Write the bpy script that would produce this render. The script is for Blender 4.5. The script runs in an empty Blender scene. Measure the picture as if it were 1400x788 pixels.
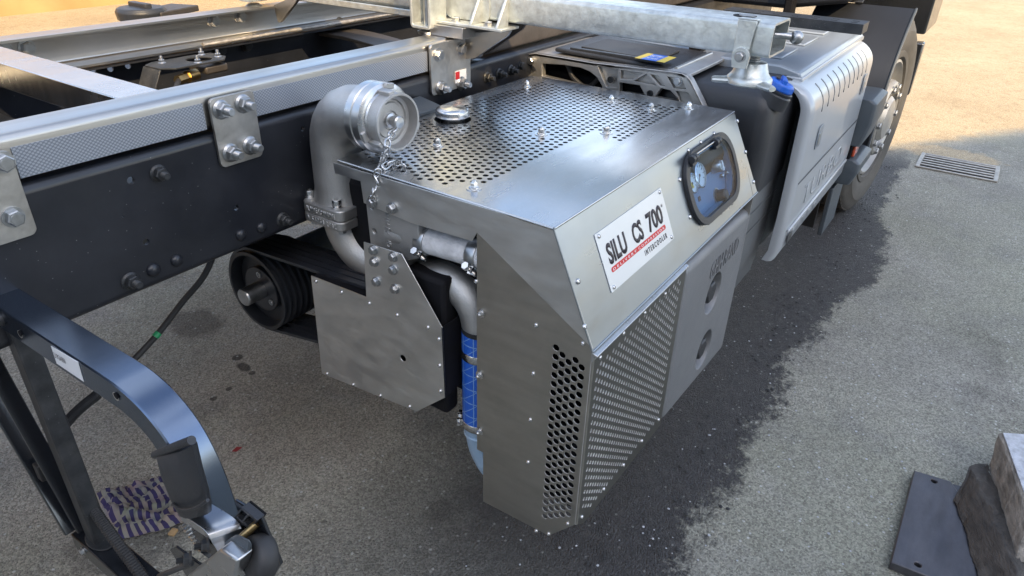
import bpy, bmesh, math, random
from mathutils import Vector, Matrix
from mathutils.geometry import delaunay_2d_cdt
random.seed(7)
S = bpy.context.scene
COL = S.collection
V = Vector
R = math.radians

# ------------------------------------------------------------------ camera
YAW, PITCH, ROLL, FOC, CAMH = 0.584411, 0.519014, 0.0280898, 948.937, 1.5
F_ = V((math.cos(YAW)*math.cos(PITCH), math.sin(YAW)*math.cos(PITCH), -math.sin(PITCH)))
R0 = V((math.sin(YAW), -math.cos(YAW), 0))
U0 = R0.cross(F_)
R_ = math.cos(ROLL)*R0 + math.sin(ROLL)*U0
U_ = -math.sin(ROLL)*R0 + math.cos(ROLL)*U0
CAM = V((0, 0, CAMH))
cd = bpy.data.cameras.new('camera')
cam = bpy.data.objects.new('camera', cd); COL.objects.link(cam)
cam.matrix_world = Matrix(((R_.x, U_.x, -F_.x, 0), (R_.y, U_.y, -F_.y, 0), (R_.z, U_.z, -F_.z, CAMH), (0, 0, 0, 1)))
cd.sensor_width = 36; cd.lens = FOC/1400*36; cd.clip_start = 0.02; cd.clip_end = 2000
S.camera = cam

def P(ax, val, x, y):
    """surveyed point: where the sight line through photo pixel (x, y) meets a known plane of the place"""
    i = 'xyz'.index(ax)
    d = F_*FOC + R_*(x-700) - U_*(y-394)
    return CAM + d*((val-CAM[i])/d[i])

# ------------------------------------------------------------------ light
SUN_EL, SUN_AZ = R(36), R(238)      # direction towards the sun, azimuth measured from +X
sun_dir = V((math.cos(SUN_EL)*math.cos(SUN_AZ), math.cos(SUN_EL)*math.sin(SUN_AZ), math.sin(SUN_EL)))
w = bpy.data.worlds.new('World'); S.world = w; w.use_nodes = True
nt = w.node_tree; nt.nodes.clear()
out = nt.nodes.new('ShaderNodeOutputWorld'); bg = nt.nodes.new('ShaderNodeBackground')
sky = nt.nodes.new('ShaderNodeTexSky'); sky.sky_type = 'NISHITA'; sky.sun_disc = False
sky.sun_elevation = SUN_EL; sky.sun_rotation = R(90) - SUN_AZ
sky.dust_density = 1.5; sky.air_density = 1.0
tc = nt.nodes.new('ShaderNodeTexCoord'); mp = nt.nodes.new('ShaderNodeMapping')
mp.inputs['Scale'].default_value = (1, 1, 2.6)
nz = nt.nodes.new('ShaderNodeTexNoise'); nz.inputs['Scale'].default_value = 2.1; nz.inputs['Detail'].default_value = 7
nz.inputs['Roughness'].default_value = 0.6
rp = nt.nodes.new('ShaderNodeValToRGB'); rp.color_ramp.elements[0].position = 0.50; rp.color_ramp.elements[1].position = 0.70
mx = nt.nodes.new('ShaderNodeMix'); mx.data_type = 'RGBA'
hs = nt.nodes.new('ShaderNodeHueSaturation'); hs.inputs['Saturation'].default_value = 0.92
L = nt.links.new
L(tc.outputs['Generated'], mp.inputs['Vector']); L(mp.outputs['Vector'], nz.inputs['Vector'])
L(nz.outputs['Fac'], rp.inputs['Fac']); L(rp.outputs['Color'], mx.inputs['Factor'])
L(sky.outputs['Color'], hs.inputs['Color']); L(hs.outputs['Color'], mx.inputs[6])
mx.inputs[7].default_value = (9.5, 9.6, 9.9, 1)
L(mx.outputs[2], bg.inputs['Color']); bg.inputs['Strength'].default_value = 0.15
L(bg.outputs['Background'], out.inputs['Surface'])
sl = bpy.data.lights.new('sun', 'SUN'); sl.energy = 3.0; sl.angle = R(0.55); sl.color = (1.0, 0.74, 0.42)
sun = bpy.data.objects.new('sun', sl); COL.objects.link(sun)
sun.rotation_euler = (-sun_dir).to_track_quat('-Z', 'Y').to_euler()
S.view_settings.view_transform = 'Standard'; S.view_settings.look = 'None'
S.view_settings.exposure = 1.42; S.view_settings.gamma = 1.0

# ------------------------------------------------------------------ materials
def mat(name, col=(.5, .5, .5), rough=.5, metal=0.0, var=0.0, vscale=6, bump=0.0, bscale=60, stretch=(1, 1, 1),
        rvar=0.0, dirt=None, dirt_amt=.5, dirt_scale=5, coat=0.0, spec=.5, speck=None, detail=5, trans=0.0, alpha=1.0, aniso=0):
    m = bpy.data.materials.new(name); m.use_nodes = True
    n = m.node_tree.nodes; l = m.node_tree.links.new; b = n['Principled BSDF']
    b.inputs['Base Color'].default_value = (*col, 1); b.inputs['Roughness'].default_value = rough
    b.inputs['Metallic'].default_value = metal; b.inputs['Coat Weight'].default_value = coat
    b.inputs['Specular IOR Level'].default_value = spec; b.inputs['Transmission Weight'].default_value = trans
    b.inputs['Alpha'].default_value = alpha
    t = n.new('ShaderNodeTexCoord'); k = n.new('ShaderNodeMapping'); k.inputs['Scale'].default_value = stretch
    l(t.outputs['Object'], k.inputs['Vector'])
    cur = None
    def noise(sc, det=detail, vec=None, ro=.55):
        q = n.new('ShaderNodeTexNoise'); q.inputs['Scale'].default_value = sc; q.inputs['Detail'].default_value = det
        q.inputs['Roughness'].default_value = ro
        l(vec or k.outputs['Vector'], q.inputs['Vector']); return q
    if var:
        q = noise(vscale); r = n.new('ShaderNodeMapRange'); r.inputs[1].default_value = .3; r.inputs[2].default_value = .7
        r.inputs[3].default_value = 1-var; r.inputs[4].default_value = 1+var
        l(q.outputs['Fac'], r.inputs[0]); mu = n.new('ShaderNodeVectorMath'); mu.operation = 'SCALE'
        mu.inputs[0].default_value = col; l(r.outputs[0], mu.inputs['Scale']); cur = mu.outputs[0]
    if dirt:
        q = noise(dirt_scale, 8, t.outputs['Object'], .65); r = n.new('ShaderNodeMapRange'); r.inputs[1].default_value = .42; r.inputs[2].default_value = .85
        r.inputs[4].default_value = dirt_amt; l(q.outputs['Fac'], r.inputs[0])
        x = n.new('ShaderNodeMix'); x.data_type = 'RGBA'; l(r.outputs[0], x.inputs['Factor'])
        if cur: l(cur, x.inputs[6])
        else: x.inputs[6].default_value = (*col, 1)
        x.inputs[7].default_value = (*dirt, 1); cur = x.outputs[2]
    if speck:
        vo = n.new('ShaderNodeTexVoronoi'); vo.inputs['Scale'].default_value = speck[1]; l(t.outputs['Object'], vo.inputs['Vector'])
        r = n.new('ShaderNodeMapRange'); r.inputs[1].default_value = speck[2]; r.inputs[2].default_value = speck[2]*.6
        l(vo.outputs['Distance'], r.inputs[0]); x = n.new('ShaderNodeMix'); x.data_type = 'RGBA'
        sc_ = n.new('ShaderNodeSeparateColor'); l(vo.outputs['Color'], sc_.inputs[0]); nb = n.new('ShaderNodeTexNoise'); nb.inputs['Scale'].default_value = 5; l(t.outputs['Object'], nb.inputs['Vector'])
        ad = n.new('ShaderNodeMath'); ad.operation = 'ADD'; l(sc_.outputs[0], ad.inputs[0]); l(nb.outputs['Fac'], ad.inputs[1]); gt_ = n.new('ShaderNodeMath'); gt_.operation = 'GREATER_THAN'; gt_.inputs[1].default_value = 1.25; l(ad.outputs[0], gt_.inputs[0])
        mm = n.new('ShaderNodeMath'); mm.operation = 'MULTIPLY'; l(r.outputs[0], mm.inputs[0]); l(gt_.outputs[0], mm.inputs[1]); l(mm.outputs[0], x.inputs['Factor'])
        if cur: l(cur, x.inputs[6])
        else: x.inputs[6].default_value = (*col, 1)
        x.inputs[7].default_value = (*speck[0], 1); cur = x.outputs[2]
    if cur: l(cur, b.inputs['Base Color'])
    if rvar:
        q = noise(vscale*1.7); r = n.new('ShaderNodeMapRange'); r.inputs[1].default_value = .3; r.inputs[2].default_value = .7
        r.inputs[3].default_value = max(.02, rough-rvar); r.inputs[4].default_value = min(1, rough+rvar)
        l(q.outputs['Fac'], r.inputs[0]); l(r.outputs[0], b.inputs['Roughness'])
    if bump:
        q = noise(bscale, 4); bp = n.new('ShaderNodeBump'); bp.inputs['Strength'].default_value = bump
        bp.inputs['Distance'].default_value = .004; l(q.outputs['Fac'], bp.inputs['Height']); l(bp.outputs['Normal'], b.inputs['Normal'])
    return m

M = {}
M['stainless'] = mat('brushed_stainless', (.54, .545, .55), .25, 1, .03, 4, .02, 40, (1, 4, 1), .04, dirt=(.44, .435, .42), dirt_amt=.25, dirt_scale=3, detail=2, speck=((.85, .86, .88), 170, .17))
M['stainless_x'] = mat('brushed_stainless_panel', (.40, .43, .46), .34, 1, .08, 2.2, .03, 30, (1, 3, 3), .10, dirt=(.30, .30, .29), dirt_amt=.35, dirt_scale=5, detail=3)
M['cut_edge'] = mat('bright_cut_edge', (.80, .80, .80), .35, .6)
M['grille_steel'] = mat('grey_grille_steel', (.23, .225, .21), .38, 1, .06, 6, .03, 100)
M['belt'] = mat('ribbed_belt', (.022, .024, .030), .26, 0, .1, 20, .05, 80)
M['blue_grey'] = mat('blue_grey_tank', (.34, .44, .54), .35, .3, .06, 6, dirt=(.15, .17, .19), dirt_amt=.4)
M['guard_plastic'] = mat('dark_guard_plastic', (.014, .016, .021), .42, 0, .1, 9, .1, 300)
M['guard_steel'] = mat('bright_sheet_steel', (.70, .70, .69), .40, 1, .10, 5, .04, 50, (1, 1.5, 4), .10, dirt=(.55, .54, .52), dirt_amt=.3, dirt_scale=5)
M['dark_steel'] = mat('dull_sheet_steel', (.50, .48, .44), .36, 1, .08, 6, .05, 150, (1, 1, 6), .05, dirt=(.24, .225, .20), dirt_amt=.5, dirt_scale=6)
M['plate_steel'] = mat('stained_plate_steel', (.54, .525, .50), .42, 1, .16, 22, .10, 90, (1, 1, 1), .08, dirt=(.22, .19, .16), dirt_amt=.55, dirt_scale=16)
M['rail_steel'] = mat('satin_rail_steel', (.47, .46, .445), .34, 1, .08, 5, .05, 90, (.15, 4, 4), .06, dirt=(.36, .345, .32), dirt_amt=.4, dirt_scale=6)
M['cast_alu'] = mat('cast_aluminium', (.47, .465, .455), .46, .85, .12, 14, .30, 420, rvar=.06, dirt=(.28, .27, .26), dirt_amt=.4, dirt_scale=11)
M['machined_alu'] = mat('machined_aluminium', (.55, .555, .56), .30, 1, .06, 20, .03, 200, rvar=.05)
M['zinc'] = mat('zinc_plated', (.42, .43, .44), .36, 1, .15, 60, .05, 300, rvar=.08)
M['bright_screw'] = mat('bright_screw', (.62, .62, .62), .24, 1, .05, 50)
M['galv'] = mat('galvanised', (.56, .59, .58), .40, .75, .22, 34, .22, 80, rvar=.10, dirt=(.72, .75, .75), dirt_amt=.6, dirt_scale=45)
M['weld'] = mat('rough_weld', (.40, .37, .33), .5, .7, .3, 60, .8, 160)
M['chassis_black'] = mat('black_chassis_paint', (.012, .014, .020), .36, 0, .25, 7, .06, 60, rvar=.08, dirt=(.038, .038, .042), dirt_amt=.5, dirt_scale=3.5, speck=((.16, .16, .16), 90, .10), coat=.15)
M['deep_black'] = mat('black_underbody', (.007, .007, .009), .75, 0, .2, 9, .1, 60, spec=.2)
M['gloss_black'] = mat('satin_black_powdercoat', (.012, .014, .018), .16, 0, .1, 8, .02, 160, rvar=.03, spec=1.0)
M['arm_black'] = mat('black_lacquer_sky_tint', (.165, .205, .275), .24, 1, .05, 8, .01, 100, rvar=.03)  # black paint; blue of the reflected sky is put into the base colour
M['dusty_black'] = mat('dusty_black_steel', (.022, .024, .027), .42, 0, .3, 30, .15, 200, dirt=(.10, .10, .10), dirt_amt=.5, dirt_scale=26, speck=((.22, .22, .22), 160, .12))
M['rubber'] = mat('rubber', (.020, .020, .022), .55, 0, .2, 14, .15, 120, dirt=(.055, .055, .055), dirt_amt=.5, dirt_scale=12)
M['tyre'] = mat('tyre_rubber', (.060, .056, .050), .72, 0, .15, 9, .2, 90, dirt=(.12, .11, .095), dirt_amt=.6, dirt_scale=6)
M['rim'] = mat('silver_rim', (.36, .35, .33), .42, .55, .12, 10, .08, 90, dirt=(.28, .26, .23), dirt_amt=.6, dirt_scale=7)
M['black_plastic'] = mat('grained_black_plastic', (.020, .022, .027), .42, 0, .12, 9, .2, 500, rvar=.05, dirt=(.045, .046, .05), dirt_amt=.4, dirt_scale=5)
M['grey_plastic'] = mat('grey_plastic', (.055, .068, .082), .42, 0, .08, 8, .15, 400, dirt=(.10, .11, .12), dirt_amt=.35)
M['tank_grey'] = mat('grey_cast_cover', (.20, .205, .215), .50, .35, .08, 10, .22, 520, rvar=.05, dirt=(.14, .14, .145), dirt_amt=.45, dirt_scale=5)
M['fairing'] = mat('silver_lacquer', (.40, .43, .465), .30, .15, .03, 5, .02, 60, coat=.45, dirt=(.34, .34, .335), dirt_amt=.35, dirt_scale=3)
M['fairing_top'] = mat('pale_silver_cover', (.24, .28, .33), .33, .2, .05, 5, .03, 60, coat=.3, dirt=(.28, .30, .32), dirt_amt=.5, dirt_scale=5)
M['grey_body'] = mat('weathered_grey_tank', (.17, .18, .19), .45, .5, .12, 5, .12, 60, dirt=(.10, .10, .10), dirt_amt=.6, dirt_scale=4)
M['blue'] = mat('blue_plastic', (.015, .115, .55), .35, 0, .08, 20)
M['white_sleeve'] = mat('white_fabric_sleeve', (.62, .62, .63), .7, 0, .2, 60, .6, 260, dirt=(.42, .41, .42), dirt_amt=.5, dirt_scale=30)
M['sleeve_black'] = mat('black_braided_hose', (.018, .018, .020), .6, 0, .2, 60, .6, 260)
M['pale_blue_pipe'] = mat('pale_blue_silicone', (.30, .42, .56), .42, .2, .08, 14, .1, 200)
M['white_plate'] = mat('white_name_plate', (.66, .69, .71), .32, .25, .03, 10, coat=.3)
M['ink'] = mat('black_print', (.028, .022, .028), .45)
M['red'] = mat('red_print', (.52, .018, .022), .4)
M['white'] = mat('white_print', (.75, .76, .78), .5)
M['yellow'] = mat('yellow_print', (.55, .42, .05), .5)
M['green'] = mat('green_tape', (.01, .28, .10), .4)
M['orange'] = mat('orange_lens', (.45, .06, .015), .25, coat=.6)
M['wood'] = mat('dirty_timber', (.050, .043, .037), .62, 0, .5, 14, 1.0, 55, (1.2, 1.2, 9), dirt=(.015, .014, .014), dirt_amt=.8, dirt_scale=8)
M['grey_wood'] = mat('weathered_timber', (.25, .225, .195), .85, 0, .5, 9, 1.0, 40, (1.0, 9, 9), dirt=(.09, .08, .07), dirt_amt=.7, dirt_scale=9)
M['steel_slab'] = mat('dull_steel_slab', (.085, .083, .093), .40, .55, .25, 7, .12, 60, (1, 3, 1), .12, dirt=(.05, .05, .06), dirt_amt=.6, dirt_scale=7)
M['frost'] = mat('pale_rough_stone', (.42, .44, .48), .8, 0, .25, 60, .8, 160)
M['drain'] = mat('worn_cast_iron', (.36, .34, .31), .5, .6, .2, 30, .3, 90)
M['gauge_face'] = mat('gauge_face', (.62, .68, .72), .4)
M['panel_blue'] = mat('control_panel_face', (.13, .22, .34), .55, .1, .06, 12)
M['brass'] = mat('brass', (.42, .30, .14), .35, 1, .1, 30)
M['brown_dark'] = mat('rusty_dark_steel', (.075, .066, .060), .5, .4, .25, 10, .2, 60, dirt=(.03, .027, .025), dirt_amt=.5)
M['beige_wood'] = mat('cork', (.42, .27, .13), .8)
M['red_scrap'] = mat('red_plastic_scrap', (.22, .012, .018), .35)
M['plaster'] = mat('ochre_plaster', (.34, .22, .085), .85, 0, .18, 1.2, .3, 12, dirt=(.46, .33, .16), dirt_amt=.7, dirt_scale=.8)
M['pale_plaster'] = mat('pale_plaster', (.66, .66, .65), .85, 0, .08, 1.2, .3, 12)

def glass_mat():
    m = bpy.data.materials.new('clear_pane'); m.use_nodes = True
    n = m.node_tree.nodes; l = m.node_tree.links.new; n.clear()
    o = n.new('ShaderNodeOutputMaterial'); a = n.new('ShaderNodeBsdfTransparent'); a.inputs[0].default_value = (.80, .88, .95, 1)
    g = n.new('ShaderNodeBsdfGlossy'); g.inputs['Roughness'].default_value = .04; fr = n.new('ShaderNodeLayerWeight'); pw = n.new('ShaderNodeMath'); pw.operation = 'POWER'; pw.inputs[1].default_value = 4.0; l(fr.outputs['Facing'], pw.inputs[0]); ml = n.new('ShaderNodeMath'); ml.operation = 'MULTIPLY_ADD'; ml.inputs[1].default_value = .12; ml.inputs[2].default_value = .03; l(pw.outputs[0], ml.inputs[0])
    x = n.new('ShaderNodeMixShader'); l(ml.outputs[0], x.inputs[0]); l(a.outputs[0], x.inputs[1]); l(g.outputs[0], x.inputs[2]); l(x.outputs[0], o.inputs[0])
    return m
M['pane'] = glass_mat()

def strip_mat():
    """retro-reflective tape: fine honeycomb print"""
    m = bpy.data.materials.new('reflective_tape'); m.use_nodes = True
    n = m.node_tree.nodes; l = m.node_tree.links.new; b = n['Principled BSDF']
    t = n.new('ShaderNodeTexCoord'); k = n.new('ShaderNodeMapping'); k.inputs['Scale'].default_value = (1, 0, 1)
    l(t.outputs['Object'], k.inputs['Vector'])
    vo = n.new('ShaderNodeTexVoronoi'); vo.inputs['Scale'].default_value = 215; vo.inputs['Randomness'].default_value = 0
    k2 = n.new('ShaderNodeMapping'); k2.inputs['Scale'].default_value = (.82, 1, 1.0); k2.inputs['Rotation'].default_value = (0, R(45), 0)
    l(k.outputs['Vector'], k2.inputs['Vector']); l(k2.outputs['Vector'], vo.inputs['Vector'])
    r = n.new('ShaderNodeMapRange'); r.inputs[1].default_value = .32; r.inputs[2].default_value = .44
    l(vo.outputs['Distance'], r.inputs[0])
    br = n.new('ShaderNodeTexNoise'); br.inputs['Scale'].default_value = 18; l(k.outputs['Vector'], br.inputs['Vector'])
    x = n.new('ShaderNodeMix'); x.data_type = 'RGBA'; x.inputs[6].default_value = (.36, .39, .43, 1); x.inputs[7].default_value = (.19, .21, .25, 1)
    l(r.outputs[0], x.inputs['Factor']); l(x.outputs[2], b.inputs['Base Color'])
    b.inputs['Roughness'].default_value = .35; b.inputs['Metallic'].default_value = .25; b.inputs['Coat Weight'].default_value = .3
    return m
M['tape'] = strip_mat()

def hex_print_mat():
    m = bpy.data.materials.new('blue_printed_hose'); m.use_nodes = True
    n = m.node_tree.nodes; l = m.node_tree.links.new; b = n['Principled BSDF']
    t = n.new('ShaderNodeTexCoord'); sp = n.new('ShaderNodeSeparateXYZ'); l(t.outputs['Object'], sp.inputs[0])
    def M_(op, x, y):
        r = n.new('ShaderNodeMath'); r.operation = op
        for i, k in enumerate((x, y)):
            if isinstance(k, (int, float)): r.inputs[i].default_value = k
            else: l(k, r.inputs[i])
        return r.outputs[0]
    def line(v, f, wd): return M_('LESS_THAN', M_('FRACT', M_('MULTIPLY', v, f), 0), wd)
    z = sp.outputs['Z']; y = sp.outputs['Y']
    ln = M_('MAXIMUM', line(z, 26, .07), line(M_('ADD', z, M_('MULTIPLY', y, .9)), 26, .06))
    ln = M_('MAXIMUM', ln, line(y, 34, .07))
    low = M_('LESS_THAN', M_('ADD', z, M_('MULTIPLY', y, .5)), .955-.0)
    x = n.new('ShaderNodeMix'); x.data_type = 'RGBA'; x.inputs[6].default_value = (.012, .10, .50, 1); x.inputs[7].default_value = (.16, .30, .58, 1)
    l(ln, x.inputs['Factor']); l(x.outputs[2], b.inputs['Base Color']); b.inputs['Roughness'].default_value = .45
    q = n.new('ShaderNodeTexNoise'); q.inputs['Scale'].default_value = 220; l(t.outputs['Object'], q.inputs['Vector'])
    bp = n.new('ShaderNodeBump'); bp.inputs['Strength'].default_value = .4; bp.inputs['Distance'].default_value = .002; l(q.outputs['Fac'], bp.inputs['Height']); l(bp.outputs['Normal'], b.inputs['Normal'])
    return m
M['blue_hose'] = hex_print_mat()

def cloth_mat():
    m = bpy.data.materials.new('striped_cloth'); m.use_nodes = True
    n = m.node_tree.nodes; l = m.node_tree.links.new; b = n['Principled BSDF']
    t = n.new('ShaderNodeTexCoord')
    sep = n.new('ShaderNodeSeparateXYZ'); l(t.outputs['UV'], sep.inputs[0])
    def stripe(out, freq, lo):
        a = n.new('ShaderNodeMath'); a.operation = 'MULTIPLY'; a.inputs[1].default_value = freq; l(out, a.inputs[0])
        c = n.new('ShaderNodeMath'); c.operation = 'FRACT'; l(a.outputs[0], c.inputs[0])
        d = n.new('ShaderNodeMath'); d.operation = 'GREATER_THAN'; d.inputs[1].default_value = lo; l(c.outputs[0], d.inputs[0]); return d
    s1 = stripe(sep.outputs['X'], 10, .5); s2 = stripe(sep.outputs['Y'], 6, .14)
    mu = n.new('ShaderNodeMath'); mu.operation = 'MULTIPLY'; l(s1.outputs[0], mu.inputs[0]); l(s2.outputs[0], mu.inputs[1])
    q = n.new('ShaderNodeTexNoise'); q.inputs['Scale'].default_value = 20; l(t.outputs['Object'], q.inputs['Vector'])
    x = n.new('ShaderNodeMix'); x.data_type = 'RGBA'; x.inputs[6].default_value = (.30, .265, .23, 1); x.inputs[7].default_value = (.040, .030, .105, 1)
    l(mu.outputs[0], x.inputs['Factor'])
    y = n.new('ShaderNodeMix'); y.data_type = 'RGBA'; y.blend_type = 'MULTIPLY'; y.inputs['Factor'].default_value = .5
    l(x.outputs[2], y.inputs[6]); l(q.outputs['Color'], y.inputs[7]); l(y.outputs[2], b.inputs['Base Color'])
    b.inputs['Roughness'].default_value = .9
    return m
M['cloth'] = cloth_mat()

# ------------------------------------------------------------------ mesh helpers
def perp(a):
    a = a.normalized(); u = a.cross(V((0, 0, 1)))
    if u.length < .1: u = a.cross(V((0, 1, 0)))
    u.normalize(); return u, a.cross(u).normalized()

class MB:
    def __init__(s): s.v = []; s.f = []; s.cut = []
    def add(s, vs, fs):
        o = len(s.v); s.v += [V(p) for p in vs]; s.f += [[i+o for i in f] for f in fs]; return s
    def box(s, a, b):
        x0, y0, z0 = [min(p, q) for p, q in zip(a, b)]; x1, y1, z1 = [max(p, q) for p, q in zip(a, b)]
        return s.add([(x0, y0, z0), (x1, y0, z0), (x1, y1, z0), (x0, y1, z0), (x0, y0, z1), (x1, y0, z1), (x1, y1, z1), (x0, y1, z1)],
                     [(3, 2, 1, 0), (4, 5, 6, 7), (0, 1, 5, 4), (1, 2, 6, 5), (2, 3, 7, 6), (3, 0, 4, 7)])
    def obox(s, c, ux, uy, uz):
        """oriented box: centre and three half-axis vectors"""
        c = V(c); ux, uy, uz = V(ux), V(uy), V(uz)
        return s.add([c+a*ux+b*uy+d*uz for d in (-1, 1) for a, b in ((-1, -1), (1, -1), (1, 1), (-1, 1))],
                     [(3, 2, 1, 0), (4, 5, 6, 7), (0, 1, 5, 4), (1, 2, 6, 5), (2, 3, 7, 6), (3, 0, 4, 7)])
    def bar(s, p, q, w_, h, up=(0, 0, 1)):
        p, q = V(p), V(q); d = q-p; up = V(up); sd = d.cross(up).normalized(); u2 = sd.cross(d).normalized()
        return s.obox((p+q)/2, d/2, sd*(w_/2), u2*(h/2))
    def prism(s, pts, off):
        pts = [V(p) for p in pts]; off = V(off); n = len(pts)
        return s.add(pts+[p+off for p in pts], [tuple(range(n))[::-1], tuple(range(n, 2*n))]+[(i, (i+1) % n, n+(i+1) % n, n+i) for i in range(n)])
    def loft(s, rings, closed=True, caps=True):
        n = len(rings[0]); vs = [p for r in rings for p in r]; fs = []
        for k in range(len(rings)-1):
            for i in range(n if closed else n-1):
                j = (i+1) % n; fs.append((k*n+i, k*n+j, (k+1)*n+j, (k+1)*n+i))
        if caps and closed: fs.append(tuple(range(n))[::-1]); fs.append(tuple(range((len(rings)-1)*n, len(rings)*n)))
        return s.add(vs, fs)
    def lathe(s, prof, o, ax, seg=24, caps=True, a0=0, start=None):
        o = V(o); ax = V(ax).normalized(); u, v2 = perp(ax)
        if start: u = V(start).normalized(); v2 = ax.cross(u)
        rings = [[o+ax*h+(u*math.cos(a0+2*math.pi*i/seg)+v2*math.sin(a0+2*math.pi*i/seg))*max(r, 1e-5) for i in range(seg)] for r, h in prof]
        return s.loft(rings, True, caps)
    def cyl(s, p, q, r, r2=None, seg=20):
        p, q = V(p), V(q); return s.lathe([(r, 0), (r if r2 is None else r2, (q-p).length)], p, q-p, seg)
    def tube(s, path, r, seg=12, caps=True):
        path = [V(p) for p in path]; rs = r if isinstance(r, (list, tuple)) else [r]*len(path)
        t0 = (path[1]-path[0]).normalized(); u, v2 = perp(t0); rings = []
        for i, p in enumerate(path):
            t = (path[min(i+1, len(path)-1)]-path[max(i-1, 0)]).normalized()
            u = (u-t*u.dot(t)).normalized(); v2 = t.cross(u)
            rings.append([p+(u*math.cos(2*math.pi*k/seg)+v2*math.sin(2*math.pi*k/seg))*rs[i] for k in range(seg)])
        return s.loft(rings, True, caps)
    def sheet(s, outline, holes, o, ux, uy, th):
        """flat plate with real holes; outline and holes in plate coordinates, thickness vector th"""
        o, ux, uy, th = V(o), V(ux), V(uy), V(th)
        def ccw(q): return q if sum(q[i][0]*q[(i+1) % len(q)][1]-q[(i+1) % len(q)][0]*q[i][1] for i in range(len(q))) > 0 else q[::-1]
        outline = ccw(list(outline)); holes = [ccw(list(h)) for h in holes]
        vs = [V((a, b)) for a, b in outline]; edges = [(i, (i+1) % len(outline)) for i in range(len(outline))]
        for h in holes:
            k = len(vs); vs += [V((a, b)) for a, b in h]; edges += [(k+i, k+(i+1) % len(h)) for i in range(len(h))]
        faces = []; k = len(outline)
        for h in holes: faces.append(list(range(k, k+len(h)))); k += len(h)
        faces.insert(0, list(range(len(outline))))
        ov, oe, of, _, _, off = delaunay_2d_cdt(vs, [], faces, 1, 1e-6)
        keep = [f for f, src in zip(of, off) if src and all(q == 0 for q in src)]
        P3 = [o+ux*p[0]+uy*p[1] for p in ov]; n = len(P3)
        fs = [tuple(f) for f in keep]+[tuple(i+n for i in f[::-1]) for f in keep]
        cnt = {}
        for f in keep:
            for i in range(len(f)):
                e = (f[i], f[(i+1) % len(f)]); cnt[e] = 1
        for (a, b) in cnt:
            if (b, a) not in cnt: s.cut.append(len(s.f)+len(fs)); fs.append((a, b, b+n, a+n)[::-1])
        return s.add(P3+[p+th for p in P3], fs)
    def mesh(s, name, m, angle=35, m2=None):
        me = bpy.data.meshes.new(name); me.from_pydata([tuple(p) for p in s.v], [], s.f)
        bm = bmesh.new(); bm.from_mesh(me)
        loose = [q for q in bm.verts if not q.link_faces]
        if loose: bmesh.ops.delete(bm, geom=loose, context='VERTS')
        bmesh.ops.recalc_face_normals(bm, faces=bm.faces)
        ca = R(angle)
        for f in bm.faces: f.smooth = True
        for e in bm.edges:
            if len(e.link_faces) != 2 or e.calc_face_angle(0) > ca: e.smooth = False
        bm.to_mesh(me); bm.free(); me.materials.append(m if not isinstance(m, str) else M[m])
        if m2:
            me.materials.append(M[m2]); cs = set(s.cut)
            for p in me.polygons:
                if p.index in cs: p.material_index = 1
        return me
    def build(s, name, m, parent=None, bevel=0, angle=35, seg=2, m2=None):
        o = bpy.data.objects.new(name, s.mesh(name, m, angle, m2)); COL.objects.link(o)
        WM[o.name] = Matrix.Identity(4)
        if parent: o.parent = parent; o.matrix_parent_inverse = WM[parent.name].inverted()
        if bevel:
            b = o.modifiers.new('bevel', 'BEVEL'); b.width = bevel; b.segments = seg; b.limit_method = 'ANGLE'; b.angle_limit = R(30)
            b.harden_normals = False
        return o
WM = {}
def thing(name, label, cat, loc, group=None):
    o = bpy.data.objects.new(name, None); COL.objects.link(o); o.location = V(loc); o.empty_display_size = .05
    WM[o.name] = Matrix.Translation(V(loc)); o['label'] = label; o['category'] = cat
    if group: o['group'] = group
    return o
def tag(o, label, cat, group=None):
    o['label'] = label; o['category'] = cat
    if group: o['group'] = group
    return o
def inst(name, me, parent, pos, normal=(0, 0, 1), sc=1.0, spin=0.0):
    o = bpy.data.objects.new(name, me); COL.objects.link(o)
    q = V(normal).normalized().to_track_quat('Z', 'Y').to_matrix().to_4x4()
    m = Matrix.Translation(V(pos)) @ q @ Matrix.Rotation(spin, 4, 'Z') @ Matrix.Scale(sc, 4)
    WM[o.name] = m
    if parent: o.parent = parent; o.matrix_parent_inverse = WM[parent.name].inverted()
    o.matrix_basis = m
    return o
def circ(cx, cy, r, n=8, ry=None, a0=0):
    ry = r if ry is None else ry
    return [(cx+r*math.cos(a0+2*math.pi*i/n), cy+ry*math.sin(a0+2*math.pi*i/n)) for i in range(n)]
def rrect(x0, y0, x1, y1, r, n=5):
    pts = []
    for cx, cy, a in ((x1-r, y1-r, 0), (x0+r, y1-r, 90), (x0+r, y0+r, 180), (x1-r, y0+r, 270)):
        for i in range(n+1):
            t = R(a+90*i/n); pts.append((cx+r*math.cos(t), cy+r*math.sin(t)))
    return pts
def inside(p, poly):
    x, y = p; c = False; n = len(poly)
    for i in range(n):
        x1, y1 = poly[i]; x2, y2 = poly[(i+1) % n]
        if (y1 > y) != (y2 > y) and x < (x2-x1)*(y-y1)/(y2-y1)+x1: c = not c
    return c
def spline(pts, n=8):
    pts = [V(p) for p in pts]; res = []
    q = [2*pts[0]-pts[1]]+pts+[2*pts[-1]-pts[-2]]
    for i in range(1, len(q)-2):
        a, b, c, d = q[i-1:i+3]
        for k in range(n):
            t = k/n; res.append(.5*((2*b)+(c-a)*t+(2*a-5*b+4*c-d)*t*t+(3*b-a-3*c+d)*t**3))
    res.append(pts[-1]); return res
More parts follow.
